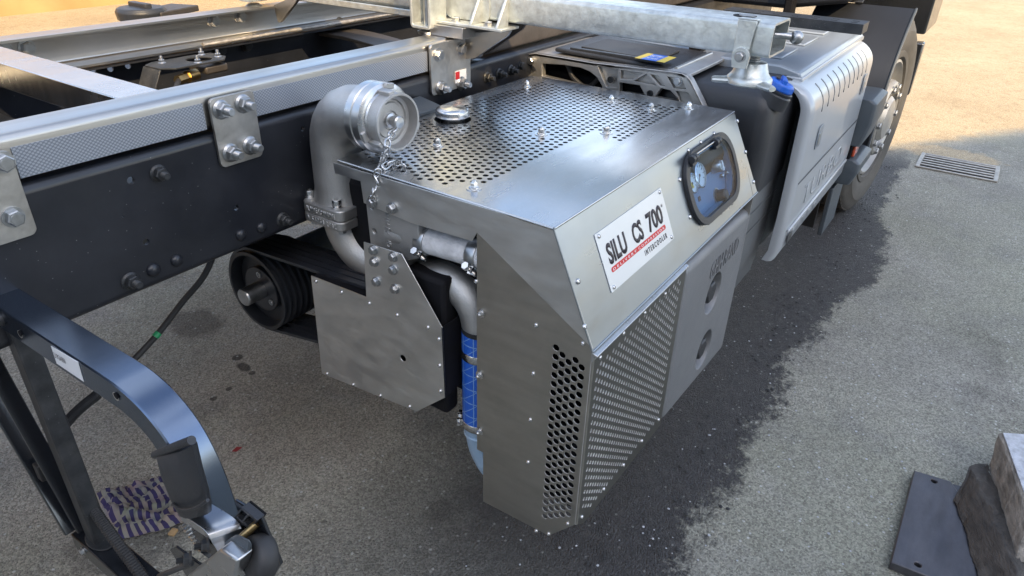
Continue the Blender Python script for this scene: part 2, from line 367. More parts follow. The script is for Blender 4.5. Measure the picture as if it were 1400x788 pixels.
def text(name, s, o, ux, uy, height, width, m, parent, depth=.001, bold=.0, normal=None):
    """flat or raised lettering set in the plane of ux, uy with its lower left corner at o"""
    cu = bpy.data.curves.new(name, 'FONT'); cu.body = s; cu.size = 1; cu.offset = bold; cu.resolution_u = 3
    ob = bpy.data.objects.new(name, cu); COL.objects.link(ob); bpy.context.view_layer.update()
    me = bpy.data.meshes.new_from_object(ob.evaluated_get(bpy.context.evaluated_depsgraph_get()))
    COL.objects.unlink(ob); bpy.data.objects.remove(ob)
    xs = [v.co.x for v in me.vertices]; ys = [v.co.y for v in me.vertices]
    x0, x1, y0, y1 = min(xs), max(xs), min(ys), max(ys)
    ux, uy = V(ux).normalized(), V(uy).normalized(); nn = V(normal) if normal else ux.cross(uy)
    o = V(o)
    bm = bmesh.new(); bm.from_mesh(me)
    if depth:
        r = bmesh.ops.extrude_face_region(bm, geom=bm.faces[:])
        for g in r['geom']:
            if isinstance(g, bmesh.types.BMVert): g.co.z = 1
    for v in bm.verts:
        v.co = o+ux*((v.co.x-x0)/(x1-x0)*width)+uy*((v.co.y-y0)/(y1-y0)*height)+nn*(depth*(1 if v.co.z > .5 else 0)+.0003)
    bmesh.ops.recalc_face_normals(bm, faces=bm.faces)
    bm.to_mesh(me); bm.free(); me.materials.clear(); me.materials.append(M[m]); me.name = name
    ob = bpy.data.objects.new(name, me); COL.objects.link(ob); WM[ob.name] = Matrix.Identity(4)
    if parent: ob.parent = parent; ob.matrix_parent_inverse = WM[parent.name].inverted()
    return ob

# shared fasteners, local +Z pointing out of the surface
def mk_flange_nut(m, name='bolt'):
    b = MB(); b.lathe([(.021, 0), (.021, .003), (.017, .007)], (0, 0, 0), (0, 0, 1), 20)
    b.lathe([(.0165, .006), (.0165, .018), (.0145, .0205)], (0, 0, 0), (0, 0, 1), 6)
    pr = [(.0088, .019)]; z = .019
    while z < .036: pr += [(.0088, z+.001), (.0078, z+.0018)]; z += .0028
    pr += [(.0075, .0385)]
    b.lathe(pr, (0, 0, 0), (0, 0, 1), 14); return b.mesh(name, m, 30)
def mk_hex_head(m, name='bolt'):
    b = MB(); b.lathe([(.019, 0), (.019, .003)], (0, 0, 0), (0, 0, 1), 20)
    b.lathe([(.0150, .003), (.0150, .0125), (.013, .0145)], (0, 0, 0), (0, 0, 1), 6); b.lathe([(.010, .0143), (.0095, .0152)], (0, 0, 0), (0, 0, 1), 14); return b.mesh(name, m, 30)
def mk_dome(m, name='rivet'):
    b = MB(); b.lathe([(.0165, 0), (.0165, .002), (.0155, .006), (.012, .0105), (.006, .013), (0, .0135)], (0, 0, 0), (0, 0, 1), 18, False); return b.mesh(name, m, 40)
def mk_screw(m, name='screw'):
    b = MB(); b.lathe([(.0050, 0), (.0050, .0008), (.0046, .0022), (.0030, .0034), (.0019, .0036), (.0017, .0024), (0, .0024)], (0, 0, 0), (0, 0, 1), 12, False); return b.mesh(name, m, 40)
def mk_lid_screw(m, name='screw'):
    b = MB(); b.lathe([(.0155, 0), (.0155, .0016), (.006, .0018)], (0, 0, 0), (0, 0, 1), 22)
    b.lathe([(.0105, .0016), (.0100, .0035), (.0075, .0045)], (0, 0, 0), (0, 0, 1), 18)
    b.lathe([(.0076, .004), (.0076, .0125), (.0062, .0145)], (0, 0, 0), (0, 0, 1), 6); b.lathe([(.0052, .0144), (.004, .0175), (0, .018)], (0, 0, 0), (0, 0, 1), 12, False); return b.mesh(name, m, 35)
def mk_socket(m, name='bolt'):
    b = MB(); b.lathe([(.0165, 0), (.0165, .003)], (0, 0, 0), (0, 0, 1), 20)
    b.lathe([(.0125, .003), (.0128, .006), (.0128, .019), (.0118, .021), (.0075, .021), (.0070, .012), (0, .012)], (0, 0, 0), (0, 0, 1), 18, False); return b.mesh(name, m, 35)
ME = dict(nut=mk_flange_nut('zinc'), hexh=mk_hex_head('zinc'), hexb=mk_hex_head('dusty_black'), nutb=mk_flange_nut('dusty_black'), dome=mk_dome('chassis_black'),
          screw=mk_screw('bright_screw'), lid=mk_lid_screw('bright_screw'), socket=mk_socket('bright_screw'))

# ================================================================== GROUND AND SURROUNDINGS
LA, LB = P('z', 0, 1224, 203), P('z', 0, 1400, 180)           # shade edge on the ground; the warm sandy tint follows it
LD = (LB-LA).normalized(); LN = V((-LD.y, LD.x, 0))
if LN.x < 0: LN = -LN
def ground_mat():
    m = bpy.data.materials.new('asphalt'); m.use_nodes = True
    n = m.node_tree.nodes; l = m.node_tree.links.new; b = n['Principled BSDF']
    t = n.new('ShaderNodeTexCoord'); pos = t.outputs['Object']
    def noise(sc, det=6, ro=.6, vec=pos):
        q = n.new('ShaderNodeTexNoise'); q.inputs['Scale'].default_value = sc; q.inputs['Detail'].default_value = det; q.inputs['Roughness'].default_value = ro
        l(vec, q.inputs['Vector']); return q.outputs['Fac']
    def rng(x, a, c, d, e):
        r = n.new('ShaderNodeMapRange'); r.inputs[1].default_value = a; r.inputs[2].default_value = c; r.inputs[3].default_value = d; r.inputs[4].default_value = e
        l(x, r.inputs[0]); return r.outputs[0]
    def mth(op, x, y):
        r = n.new('ShaderNodeMath'); r.operation = op
        for i, k in enumerate((x, y)):
            if isinstance(k, (int, float)): r.inputs[i].default_value = k
            else: l(k, r.inputs[i])
        return r.outputs[0]
    def mix(f, a, c):
        x = n.new('ShaderNodeMix'); x.data_type = 'RGBA'
        if isinstance(f, (int, float)): x.inputs['Factor'].default_value = f
        else: l(f, x.inputs['Factor'])
        for i, k in ((6, a), (7, c)):
            if isinstance(k, tuple): x.inputs[i].default_value = (*k, 1)
            else: l(k, x.inputs[i])
        return x.outputs[2]
    sp = n.new('ShaderNodeSeparateXYZ'); l(pos, sp.inputs[0]); X, Y = sp.outputs['X'], sp.outputs['Y']
    grain = noise(190, 3, .7); mid = noise(26, 5); big = noise(1.6, 6)
    # grey apron: worn, slightly green-grey outside, browner under the truck
    base = mix(rng(big, .35, .68, 0, 1), (.225, .222, .195), (.335, .330, .290))
    brown = mix(rng(noise(2.3, 6), .35, .68, 0, 1), (.29, .265, .225), (.43, .395, .34))
    side = rng(mth('ADD', Y, mth('MULTIPLY', noise(1.9), .5)), .9, 1.5, 0, 1)
    base = mix(side, base, brown)
    base = mix(rng(noise(.9, 5, .6), .42, .62, 0, .55), base, (.30, .305, .235))
    base = mix(rng(noise(2.7, 6, .65), .52, .70, 0, .5), base, (.165, .165, .168))
    base = mix(rng(noise(7.5, 7, .7), .56, .74, 0, .5), base, (.37, .365, .345))
    # dark damp strip of coarse asphalt along the truck
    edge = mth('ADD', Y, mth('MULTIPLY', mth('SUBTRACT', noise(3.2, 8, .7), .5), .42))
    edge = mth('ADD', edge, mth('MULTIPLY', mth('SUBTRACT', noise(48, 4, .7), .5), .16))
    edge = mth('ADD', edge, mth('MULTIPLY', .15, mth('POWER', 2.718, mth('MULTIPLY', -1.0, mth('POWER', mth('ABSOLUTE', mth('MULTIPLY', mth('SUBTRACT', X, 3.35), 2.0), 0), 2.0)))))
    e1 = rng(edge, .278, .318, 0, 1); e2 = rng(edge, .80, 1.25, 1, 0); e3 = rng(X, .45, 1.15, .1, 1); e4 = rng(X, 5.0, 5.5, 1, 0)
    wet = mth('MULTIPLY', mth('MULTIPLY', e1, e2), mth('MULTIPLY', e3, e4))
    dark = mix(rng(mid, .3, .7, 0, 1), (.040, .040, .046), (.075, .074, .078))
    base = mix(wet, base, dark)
    # oil stains
    st = rng(noise(1.15, 7, .62), .60, .70, 0, .6); base = mix(st, base, (.06, .055, .05))
    def spot(px, py, rad, amt, sq=1.0):
        p = P('z', 0, px, py); vs = n.new('ShaderNodeVectorMath'); vs.operation = 'SUBTRACT'; l(pos, vs.inputs[0]); vs.inputs[1].default_value = p
        sc = n.new('ShaderNodeVectorMath'); sc.operation = 'MULTIPLY'; l(vs.outputs[0], sc.inputs[0]); sc.inputs[1].default_value = (1, sq, 0)
        le = n.new('ShaderNodeVectorMath'); le.operation = 'LENGTH'; l(sc.outputs[0], le.inputs[0])
        dd_ = mth('ADD', le.outputs['Value'], mth('MULTIPLY', mth('SUBTRACT', noise(14, 5), .5), rad*1.1)); return rng(dd_, rad*.75, rad, amt, 0)
    for a_ in ((268, 442, .10, .55, .7), (325, 489, .020, .9, 1), (333, 502, .022, .9, .6), (345, 510, .014, .8, 1), (292, 545, .016, .9, 1), (313, 532, .012, .9, 1), (180, 730, .16, .45, 1), (600, 700, .05, .4, 1)):
        base = mix(spot(*a_), base, (.05, .046, .042))
    # sandy yard beyond the shade edge; warm sunlight is painted into its tan
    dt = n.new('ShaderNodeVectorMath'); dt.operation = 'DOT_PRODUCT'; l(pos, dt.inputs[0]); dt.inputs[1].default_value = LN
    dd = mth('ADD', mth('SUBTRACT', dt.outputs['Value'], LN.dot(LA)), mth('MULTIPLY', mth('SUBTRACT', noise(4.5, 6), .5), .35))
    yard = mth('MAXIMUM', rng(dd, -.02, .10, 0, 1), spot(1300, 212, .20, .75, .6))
    sunlit_sand = mix(rng(noise(.9, 7), .35, .65, 0, 1), (.42, .33, .205), (.52, .42, .275))
    sunlit_sand = mix(rng(noise(9, 6, .7), .5, .72, 0, .6), sunlit_sand, (.27, .20, .12))
    base = mix(yard, base, sunlit_sand)
    # aggregate stones: tone per cell
    vo = n.new('ShaderNodeTexVoronoi'); vo.inputs['Scale'].default_value = 215; l(pos, vo.inputs['Vector'])
    sv = n.new('ShaderNodeSeparateColor'); l(vo.outputs['Color'], sv.inputs[0])
    tone = rng(sv.outputs[0], 0, 1, .60, 1.38); vm = n.new('ShaderNodeVectorMath'); vm.operation = 'SCALE'; l(base, vm.inputs[0]); l(tone, vm.inputs['Scale'])
    v2 = n.new('ShaderNodeTexVoronoi'); v2.inputs['Scale'].default_value = 70; l(pos, v2.inputs['Vector'])
    s2 = n.new('ShaderNodeSeparateColor'); l(v2.outputs['Color'], s2.inputs[0])
    chips = mth('MULTIPLY', rng(s2.outputs[1], .90, .92, 0, 1), rng(v2.outputs['Distance'], .34, .20, 0, .8))
    chips = mth('MULTIPLY', chips, rng(wet, 0, 1, 1, .45))
    base = mix(chips, vm.outputs[0], (.55, .56, .54)); l(base, b.inputs['Base Color'])
    rr = n.new('ShaderNodeMapRange'); l(wet, rr.inputs[0]); rr.inputs[3].default_value = .88; rr.inputs[4].default_value = .62; l(rr.outputs[0], b.inputs['Roughness'])
    h = mth('ADD', mth('MULTIPLY', grain, .55), mth('MULTIPLY', mid, mth('ADD', mth('MULTIPLY', side, 1.3), .35)))
    h = mth('ADD', h, mth('MULTIPLY', noise(64, 4, .7), mth('ADD', mth('MULTIPLY', side, 1.4), .35)))
    h = mth('ADD', h, mth('MULTIPLY', vo.outputs['Distance'], mth('ADD', mth('MULTIPLY', wet, -1.0), -.35)))
    bp = n.new('ShaderNodeBump'); bp.inputs['Strength'].default_value = 1.0; bp.inputs['Distance'].default_value = .011
    l(h, bp.inputs['Height']); l(bp.outputs['Normal'], b.inputs['Normal'])
    return m
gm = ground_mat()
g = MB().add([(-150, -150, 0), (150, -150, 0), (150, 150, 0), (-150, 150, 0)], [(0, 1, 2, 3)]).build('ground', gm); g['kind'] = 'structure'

# wall on the far side of the yard
wy = P('z', 0, 60, 17).y
tag(MB().box((-20, wy, 0), (16, wy+.3, 3.2)).build('boundary_wall', 'plaster'), 'long ochre plastered wall at the far edge of the sunlit yard', 'wall')
# unseen building behind the viewer, added and sized so its eaves throw the shade edge
hz = -LN*11
el = math.tan(SUN_EL); along = V((math.cos(SUN_AZ), math.sin(SUN_AZ), 0))
dist = (LN.dot(LA)+11)/abs(along.dot(LN)); eave = dist*el
b = MB()
c0 = hz-LD*22; c1 = hz+LD*8.0
b.prism([c0, c1, c1-LN*7, c0-LN*7], (0, 0, eave))
wb = thing('shade_building', 'pale unseen building added behind the viewer to shade the apron', 'building', hz)
b.build('wall', 'pale_plaster', wb)
for k in range(3):
    a = hz-LD*(6.5-3.6*k)+LN*.02
    MB().prism([a, a+LD*2.4, a+LD*2.4+LN*.04, a+LN*.04], (0, 0, 3.0)).build('roller_door', 'grey_plastic', wb)

# storm drain
d = thing('storm_drain', 'cast iron storm drain grate sunk at the edge of the sunlit sandy yard', 'drain', (5.25, 0, 0))
b = MB(); x0, x1, y0, y1 = 5.08, 5.42, -.23, .235
for q in ((x0, y0, x1, y0+.025), (x0, y1-.025, x1, y1), (x0, y0+.025, x0+.02, y1-.025), (x1-.02, y0+.025, x1, y1-.025)):
    b.box((q[0], q[1], .001), (q[2], q[3], .012))
b.build('frame', 'drain', d, .003)
MB().box((x0+.02, y0+.025, .001), (x1-.02, y1-.025, .003)).build('pit', 'deep_black', d)
for k in range(5):
    xx = x0+.052+k*.055
    MB().prism([(xx, y0+.025, .008), (xx+.024, y0+.025, .008), (xx+.024, y1-.025, .008), (xx, y1-.025, .008)], (0, 0, .006)).build('bar', 'drain', d, .003)

# ================================================================== TRUCK CHASSIS
YF = 1.245                                        # outer face of the black rail
truck = thing('truck_chassis', 'bare truck chassis frame with steel subframe rails on black chassis rails', 'truck chassis', (1.5, 1.6, 0))
def cprofile(ya, yb, z0, z1, t, r, n=5):
    """C section: web at ya, flanges reaching to yb; returns closed profile in (y, z)"""
    s = 1 if yb > ya else -1; o = []
    def arc(cy, cz, rad, a0, a1):
        for i in range(n+1):
            a = R(a0+(a1-a0)*i/n); o.append((cy-s*rad*math.cos(a), cz+rad*math.sin(a)))
    o.append((yb, z1)); arc(ya+s*r, z1-r, r, 90, 0); arc(ya+s*r, z0+r, r, 0, -90); o.append((yb, z0))
    o.append((yb, z0+t)); arc(ya+s*r, z0+r, r-t, -90, 0); arc(ya+s*r, z1-r, r-t, 0, 90); o.append((yb, z1-t))
    return o
def rail(name, m, ya, yb, z0, z1, t, r, x0, x1):
    pr = cprofile(ya, yb, z0, z1, t, r)
    return MB().prism([(x0, y, z) for y, z in pr], (x1-x0, 0, 0)).build(name, m, truck, 0, 40)
# near black rail: web with drilled holes, flanges rounded
holes_px = [(179, 247, .0075), (200, 331, .0065), (323, 284, .0065), (414, 176, .006), (168, 296, .002)]
z0c, z1c, rc = .800, 1.066, .016
hl = []
for x, y, r in holes_px:
    p = P('y', YF, x, y); hl.append(circ(p.x, p.z, r, 10))
b = MB(); b.sheet([(-.8, z0c+rc), (4.7, z0c+rc), (4.7, z1c-rc), (-.8, z1c-rc)], hl, (0, YF, 0), (1, 0, 0), (0, 0, 1), (0, .008, 0))
for zc, sgn in ((z0c+rc, -1), (z1c-rc, 1)):
    o_ = [(YF+rc-rc*math.cos(R(a)), zc+sgn*rc*math.sin(R(a))) for a in range(0, 91, 15)]+[(YF+.08, zc+sgn*rc), (YF+.08, zc+sgn*(rc-.008))]
    i_ = [(YF+rc-(rc-.008)*math.cos(R(a)), zc+sgn*(rc-.008)*math.sin(R(a))) for a in range(90, -1, -15)]
    b.prism([(-.8, y, z) for y, z in o_+i_], (5.5, 0, 0))
b.build('chassis_rail', 'chassis_black', truck)
rail('subframe_rail', 'rail_steel', 1.250, 1.322, 1.072, 1.150, .006, .013, -.8, 1.70)
hl = []
for x, y, r in ((127, 95, .009), (151, 94, .009), (175, 90, .009), (222, 72, .004)):
    p = P('y', 2.112, x, y); hl.append(circ(p.x, p.z, r, 12))
b = MB(); b.sheet([(-.8, .815), (4.7, .815), (4.7, 1.045), (-.8, 1.045)], hl, (0, 2.112, 0), (1, 0, 0), (0, 0, 1), (0, .007, 0))
b.box((-.8, 2.038, 1.046), (4.7, 2.119, 1.053)); b.box((-.8, 2.038, .800), (4.7, 2.119, .8149)); b.build('chassis_rail', 'chassis_black', truck)
rail('subframe_rail', 'rail_steel', 2.112, 2.030, 1.058, 1.150, .006, .012, -.8, 2.35)
# darker subframe continuing to the cab
rail('subframe_rail', 'brown_dark', 1.262, 1.322, 1.072, 1.146, .006, .012, 1.74, 4.4)

def strip(xa, xb, ya=1.0775, yb=1.1275):
    MB().box((xa, 1.2478, ya), (xb, 1.2496, yb)).build('reflective_strip', 'tape', truck)
strip(.437, .779, 1.077, 1.128); strip(.897, 1.449, 1.077, 1.128); strip(1.627, 1.685, 1.080, 1.128)

def plate(x0, x1, z0, z1, bolts, nut=('nut',)*4):
    yo = 1.243
    pl = MB().sheet(rrect(x0, z0, x1, z1, .012), [], (0, yo, 0), (1, 0, 0), (0, 0, 1), (0, -.007, 0)).build('mounting_plate', 'plate_steel', truck, .0012)
    for (x, y), k in zip(bolts, nut):
        p = P('y', yo-.007, x, y); o = inst('bolt', ME[k], pl, (p.x, yo-.0068, p.z), (0, -1, 0), .92, random.random()); o
plate(.300, .431, .985, 1.130, [(4, 222), (18, 297)], ('hexh', 'hexh'))
plate(.787, .890, .996, 1.136, [(302, 150), (332, 142), (315, 209), (342, 199)])
plate(1.449, 1.622, 1.012, 1.146, [(599, 75), (630, 67), (602, 120), (630, 114)], ('hexh', 'hexh', 'nut', 'nut'))
p = P('y', 1.235, 622, 98); q = P('y', 1.235, 637, 107)
MB().box((p.x, 1.2335, q.z-.006), (q.x, 1.2355, p.z)).build('sticker', 'white', truck)
MB().box((p.x, 1.2325, q.z+.004), (p.x+.018, 1.2334, p.z-.002)).build('sticker_print', 'red', truck)

for x, y, k, s in ((216, 237, 'nutb', .8), (178, 384, 'nutb', .85), (209, 369, 'dome', .85), (241, 356, 'dome', .78), (329, 321, 'dome', .8), (357, 311, 'dome', .78),
                   (386, 300, 'nutb', .8), (665, 106, 'nutb', .8), (682, 101, 'nutb', .8), (698, 96, 'nutb', .8), (727, 83, 'nutb', .75), (712, 90, 'hexb', .8)):
    p = P('y', YF, x, y); inst('bolt' if k != 'dome' else 'rivet', ME[k], truck, (p.x, YF, p.z), (0, -1, 0), s, random.random())
for x, y in ((5, 66), (38, 66), (293, 29), (330, 23)):
    p = P('y', 2.1, x, y); inst('bolt', ME['hexh'], truck, (p.x, 2.106, p.z), (0, -1, 0), 1.15, random.random())
for x, y in ((300, 68), (336, 62), (463, 31)):
    p = P('y', 2.11, x, y); inst('bolt', ME['hexb'], truck, (p.x, 2.108, p.z), (0, -1, 0), 1.1, random.random())
# cross members
b = MB()
za = 1.148
for X0, X1 in ((.662, .745),):
    pr = [(X0, za), (X1, za), (X1, za-.058), (X1-.006, za-.058), (X1-.006, za-.006), (X0+.006, za-.006), (X0+.006, za-.052), (X0+.02, za-.052), (X0+.02, za-.058), (X0, za-.058)]
    b.prism([(x, 1.318, z) for x, z in pr], (0, .715, 0))
b.build('cross_member', 'stainless', truck, .0022)
b = MB(); b.box((.60, 1.27, .985), (.70, 2.10, .995)); b.box((.60, 1.27, .87), (.608, 2.10, .985)); b.build('cross_member', 'dusty_black', truck, .002)
b = MB()
pa = spline([(1.72, 1.30, .93), (1.80, 1.48, .99), (1.86, 1.7, 1.02), (1.90, 1.95, 1.03), (1.9, 2.10, 1.03)], 8)
b.loft([[p+V((-.07, 0, 0)), p+V((.07, 0, 0)), p+V((.07, 0, -.012)), p+V((-.07, 0, -.012))] for p in pa]); b.build('cross_member', 'brown_dark', truck, .002)
b = MB(); b.box((.72, 1.27, .80), (4.4, 2.10, .812)); b.box((-.8, 1.27, .80), (.55, 2.10, .812)); b.build('belly_plate', 'deep_black', truck)
b = MB(); b.tube(spline([(-.8, 1.66, .88), (.9, 1.66, .88), (2.2, 1.66, .86), (4, 1.66, .84)], 4), .055, 20); b.build('drive_shaft', 'deep_black', truck)
b = MB(); b.lathe([(.10, 0), (.17, .03), (.19, .3), (.16, .6), (.1, .7)], (2.0, 1.66, .88), (1, 0, 0), 20); b.build('gearbox', 'deep_black', truck)
for pts, r in (([(.3, 2.0, .90), (1.2, 2.02, .94), (2.2, 2.02, .92), (3, 2.02, .95)], .012), ([(.3, 1.97, .86), (1.3, 1.95, .88), (2.4, 1.98, .9)], .009), ([(1.0, 1.8, .86), (1.4, 1.75, .93), (1.9, 1.85, .95), (2.4, 1.8, .93)], .008)):
    MB().tube(spline(pts), r, 10).build('air_line', 'rubber', truck)
# level valve with its bracket plate between the rails
vz = 1.055
c = P('z', vz, 268, 84)
b = MB(); ux, uy = V((1, 0, 0)), V((0, 1, 0))
b.sheet([(-.10, -.055), (.055, -.055), (.085, -.02), (.085, .05), (.03, .062), (-.10, .06), (-.13, .04), (-.13, -.02)], [circ(.01, .0, .036, 16)], (c.x, c.y, vz), ux, uy, (0, 0, .005))
b.sheet([(0, -.03), (.06, -.03), (.07, .05), (0, .05)], [], (c.x-.13, c.y, vz), V((-.55, 0, -1)).normalized(), uy, (.004, 0, 0))
lv = b.build('valve_bracket', 'dusty_black', truck, .001)
for dx, dy in ((-.085, .03), (.05, .045), (.065, -.012), (-.02, -.04)):
    inst('stud', ME['nut'], lv, (c.x+dx, c.y+dy, vz+.004), (0, 0, 1), .52)
b = MB(); b.box((c.x-.0, c.y-.04, vz-.034), (c.x+.075, c.y+.045, vz-.010)); b.build('valve_body', 'brown_dark', truck, .006)
b = MB(); b.cyl((c.x-.095, c.y-.045, vz-.03), (c.x-.055, c.y-.03, vz-.03), .013, seg=6); b.cyl((c.x-.055, c.y-.03, vz-.03), (c.x-.02, c.y-.02, vz-.03), .016); b.build('hose_fitting', 'brass', truck)
MB().tube(spline([(c.x-.09, c.y-.045, vz-.03), (c.x-.13, c.y-.09, vz-.04), (c.x-.17, c.y-.14, vz-.08), (c.x-.19, c.y-.2, vz-.16)]), .007, 10).build('air_line', 'rubber', truck)
# fuel cap seen beyond the far rail, on its tank
ft = thing('far_fuel_tank', 'black filler cap on a fuel tank beyond the far chassis rail', 'fuel tank', (2.2, 2.6, .7))
cc = P('z', 1.13, 193, 15)
b = MB(); b.lathe([(.20, 0), (.30, 0), (.33, .03), (.33, 1.5), (.30, 1.53)], (cc.x-.7, cc.y, cc.z-.42), (1, 0, 0), 28); b.build('tank', 'grey_body', ft)
b = MB(); b.lathe([(.055, -.10), (.055, -.02)], cc, (0, 0, 1), 24); b.build('neck', 'zinc', ft)
b = MB(); b.lathe([(.075, -.025), (.078, .0), (.070, .012), (.0, .014)], cc, (0, 0, 1), 12, False); b.box((cc.x-.012, cc.y-.05, cc.z+.008), (cc.x+.012, cc.y+.05, cc.z+.026)); b.build('cap', 'black_plastic', ft, .003)
c2 = P('z', 1.12, 228, 15)
MB().obox(c2, (.09, .03, 0), (-.02, .05, 0), (0, 0, .01)).build('bracket', 'brown_dark', ft, .004)
# grey electronics box hooked on the rail
eb = thing('control_box', 'small slate grey electronics box with black rating label, against the rail behind the pipe coupling', 'electronics box', (1.28, 1.22, .97))
b = MB(); k0, k1 = 1.19, 1.40
b.prism([(k0, YF-.004, .965), (k0, 1.165, .965), (k0, 1.160, 1.010), (k0, YF-.012, 1.024), (k0, YF-.004, 1.018)], (k1-k0, 0, 0)); b.build('housing', 'grey_plastic', eb, .004)
MB().box((k0+.03, 1.157, .972), (k1-.05, 1.1595, 1.000)).build('rating_label', 'ink', eb)
text('label_print', 'CE', (k1-.075, 1.1568, .985), (1, 0, 0), (0, 0, 1), .008, .016, 'white', eb, 0)
for i in range(3): text('label_print', 'TYPE 24V 3210', (k0+.05, 1.1568, .976+.007*i), (1, 0, 0), (0, 0, 1), .003, .05, 'white', eb, 0)

# ================================================================== COMPRESSOR UNIT
XF, XB, ZT, YC, YB = .947, 1.884, 1.0, .544, 1.19         # front, rear, lid height, crease, back
YL, ZL = .447, .779                                      # lower edge of the sloped panel
def PP(o, nrm, x, y):
    d = F_*FOC+R_*(x-700)-U_*(y-394); return CAM+d*((V(o)-CAM).dot(V(nrm))/d.dot(V(nrm)))
cu = thing('compressor_unit', 'brushed stainless compressor cabinet with perforated lid and red and black name plate', 'compressor', (1.4, .85, .3))
tI = .0025
# lid with real perforations
lid_out = [(XF, YC), (XB, YC), (XB-.005, YB), (1.135, YB), (1.06, 1.085), (.962, 1.085)]
capc = P('z', ZT, 619, 163)
def lidxy(*pts): return [tuple(P('z', ZT, x, y)[:2]) for x, y in pts]
zone = lidxy((492, 216), (548, 236), (575, 246), (604, 252), (665, 249), (700, 232), (799, 184), (812, 178), (847, 196), (858, 192), (938, 149), (880, 139), (770, 119), (741, 111), (705, 122), (640, 140), (580, 160))
lid_scr = [(720, 118), (835, 139), (890, 150), (941, 148), (740, 184), (829, 182), (598, 199), (648, 258), (624, 146), (611, 158+68)]
lid_scr = lid_scr[:8]
scr_xy = lidxy(*lid_scr)
holes = [circ(capc.x, capc.y, .047, 28)]
px_, py_ = .0212, .0184; i = 0; yy = .60
while yy < 1.17:
    xx = .95+(px_/2 if i % 2 else 0)
    while xx < XB-.03:
        ok = inside((xx, yy), zone) and (V((xx, yy))-V((capc.x, capc.y))).length > .062 and all((V((xx, yy))-V(q)).length > .022 for q in scr_xy)
        if ok and yy < (1.07 if xx < 1.15 else 1.165): holes.append(circ(xx, yy, .0063, 8))
        xx += px_
    yy += py_; i += 1
b = MB().sheet(lid_out, holes, (0, 0, ZT), (1, 0, 0), (0, 1, 0), (0, 0, -tI))
b.cyl((XF, YC, ZT-.003), (XB, YC, ZT-.003), .0031, seg=12)
b.tube([(XF+.0005, YC, ZT-.003), (.962, 1.085, ZT-.003)], .0032, 12)
lid = b.build('lid', 'stainless', cu)
for q in scr_xy: inst('screw', ME['lid'], lid, (q[0], q[1], ZT), (0, 0, 1), 1.0, random.random())
fc = MB(); fc.lathe([(.030, -.06), (.030, .008), (.0415, .008), (.043, .010), (.043, .022), (.041, .026), (.030, .030), (0, .0325)], capc, (0, 0, 1), 36, False)
fc.build('filler_cap', 'bright_screw', cu, 0, 50)
# front flange of the lid with its triangular wing
fl = [(1.085, ZT-.003), (YC, ZT-.003), (YL, ZL+.004), (.4475, .785), (.709, .943), (.721, .921), (.874, .917), (1.004, .927), (1.008, .974), (1.083, .974)]
MB().sheet([(-y, z) for y, z in fl], [], (XF, 0, 0), (0, -1, 0), (0, 0, 1), (tI, 0, 0)).build('front_flange', 'guard_steel', cu, .0006)
MB().sheet([(-1.005, .925), (-.722, .921), (-.712, .99), (-1.005, .99)], [], (XF+.004, 0, 0), (0, -1, 0), (0, 0, 1), (.002, 0, 0)).build('front_flange_backing', 'stainless', cu)
# sloped panel with the opening for the control window
dv = V((0, YL-YC, ZL-ZT)); slen = dv.length; dv.normalize(); sn = V((0, -1, 0)).cross(V((1, 0, 0))); sn = V((1, 0, 0)).cross(dv).normalized()
if sn.y > 0: sn = -sn
O_ = V((0, YC, ZT-.0015))
def SL(x, y):
    p = PP(O_, sn, x, y); return (p.x, (p-O_).dot(dv))
wc = [SL(932, 246), SL(1006, 243), SL(980, 187), SL(963, 304)]
wx0, wx1, wv0, wv1 = wc[0][0], wc[1][0], wc[2][1], wc[3][1]
wx0, wx1 = SL(933, 250)[0], SL(1007, 238)[0]
print('window', wx0, wx1, wv0, wv1, slen)
wv0, wv1 = .022, .205
ring_o = rrect(wx0, wv0, wx1, wv1, .078, 8); ring_i = rrect(wx0+.020, wv0+.016, wx1-.020, wv1-.016, .064, 8)
b = MB().sheet([(XF, 0), (XB, 0), (XB+.035, slen), (XF, slen)], [ring_i], O_, (1, 0, 0), dv, -sn*tI)
b.cyl(V((XF, YL, ZL)), V((XB+.035, YL, ZL)), .0022, seg=10)
b.tube([O_+V((XF, 0, -.001)), O_+V((XF, 0, 0))+dv*slen], .0020, 10)
slope = b.build('sloped_panel', 'stainless_x', cu)
MB().sheet(ring_o, [ring_i], O_+sn*.0005, (1, 0, 0), dv, sn*.010).build('window_frame', 'black_plastic', cu, .0012)
MB().sheet([(a*.994+.006*(wx0+wx1)/2, c_) for a, c_ in ring_i], [], O_+sn*.0075, (1, 0, 0), dv, sn*.0015).build('window_pane', 'pane', cu)
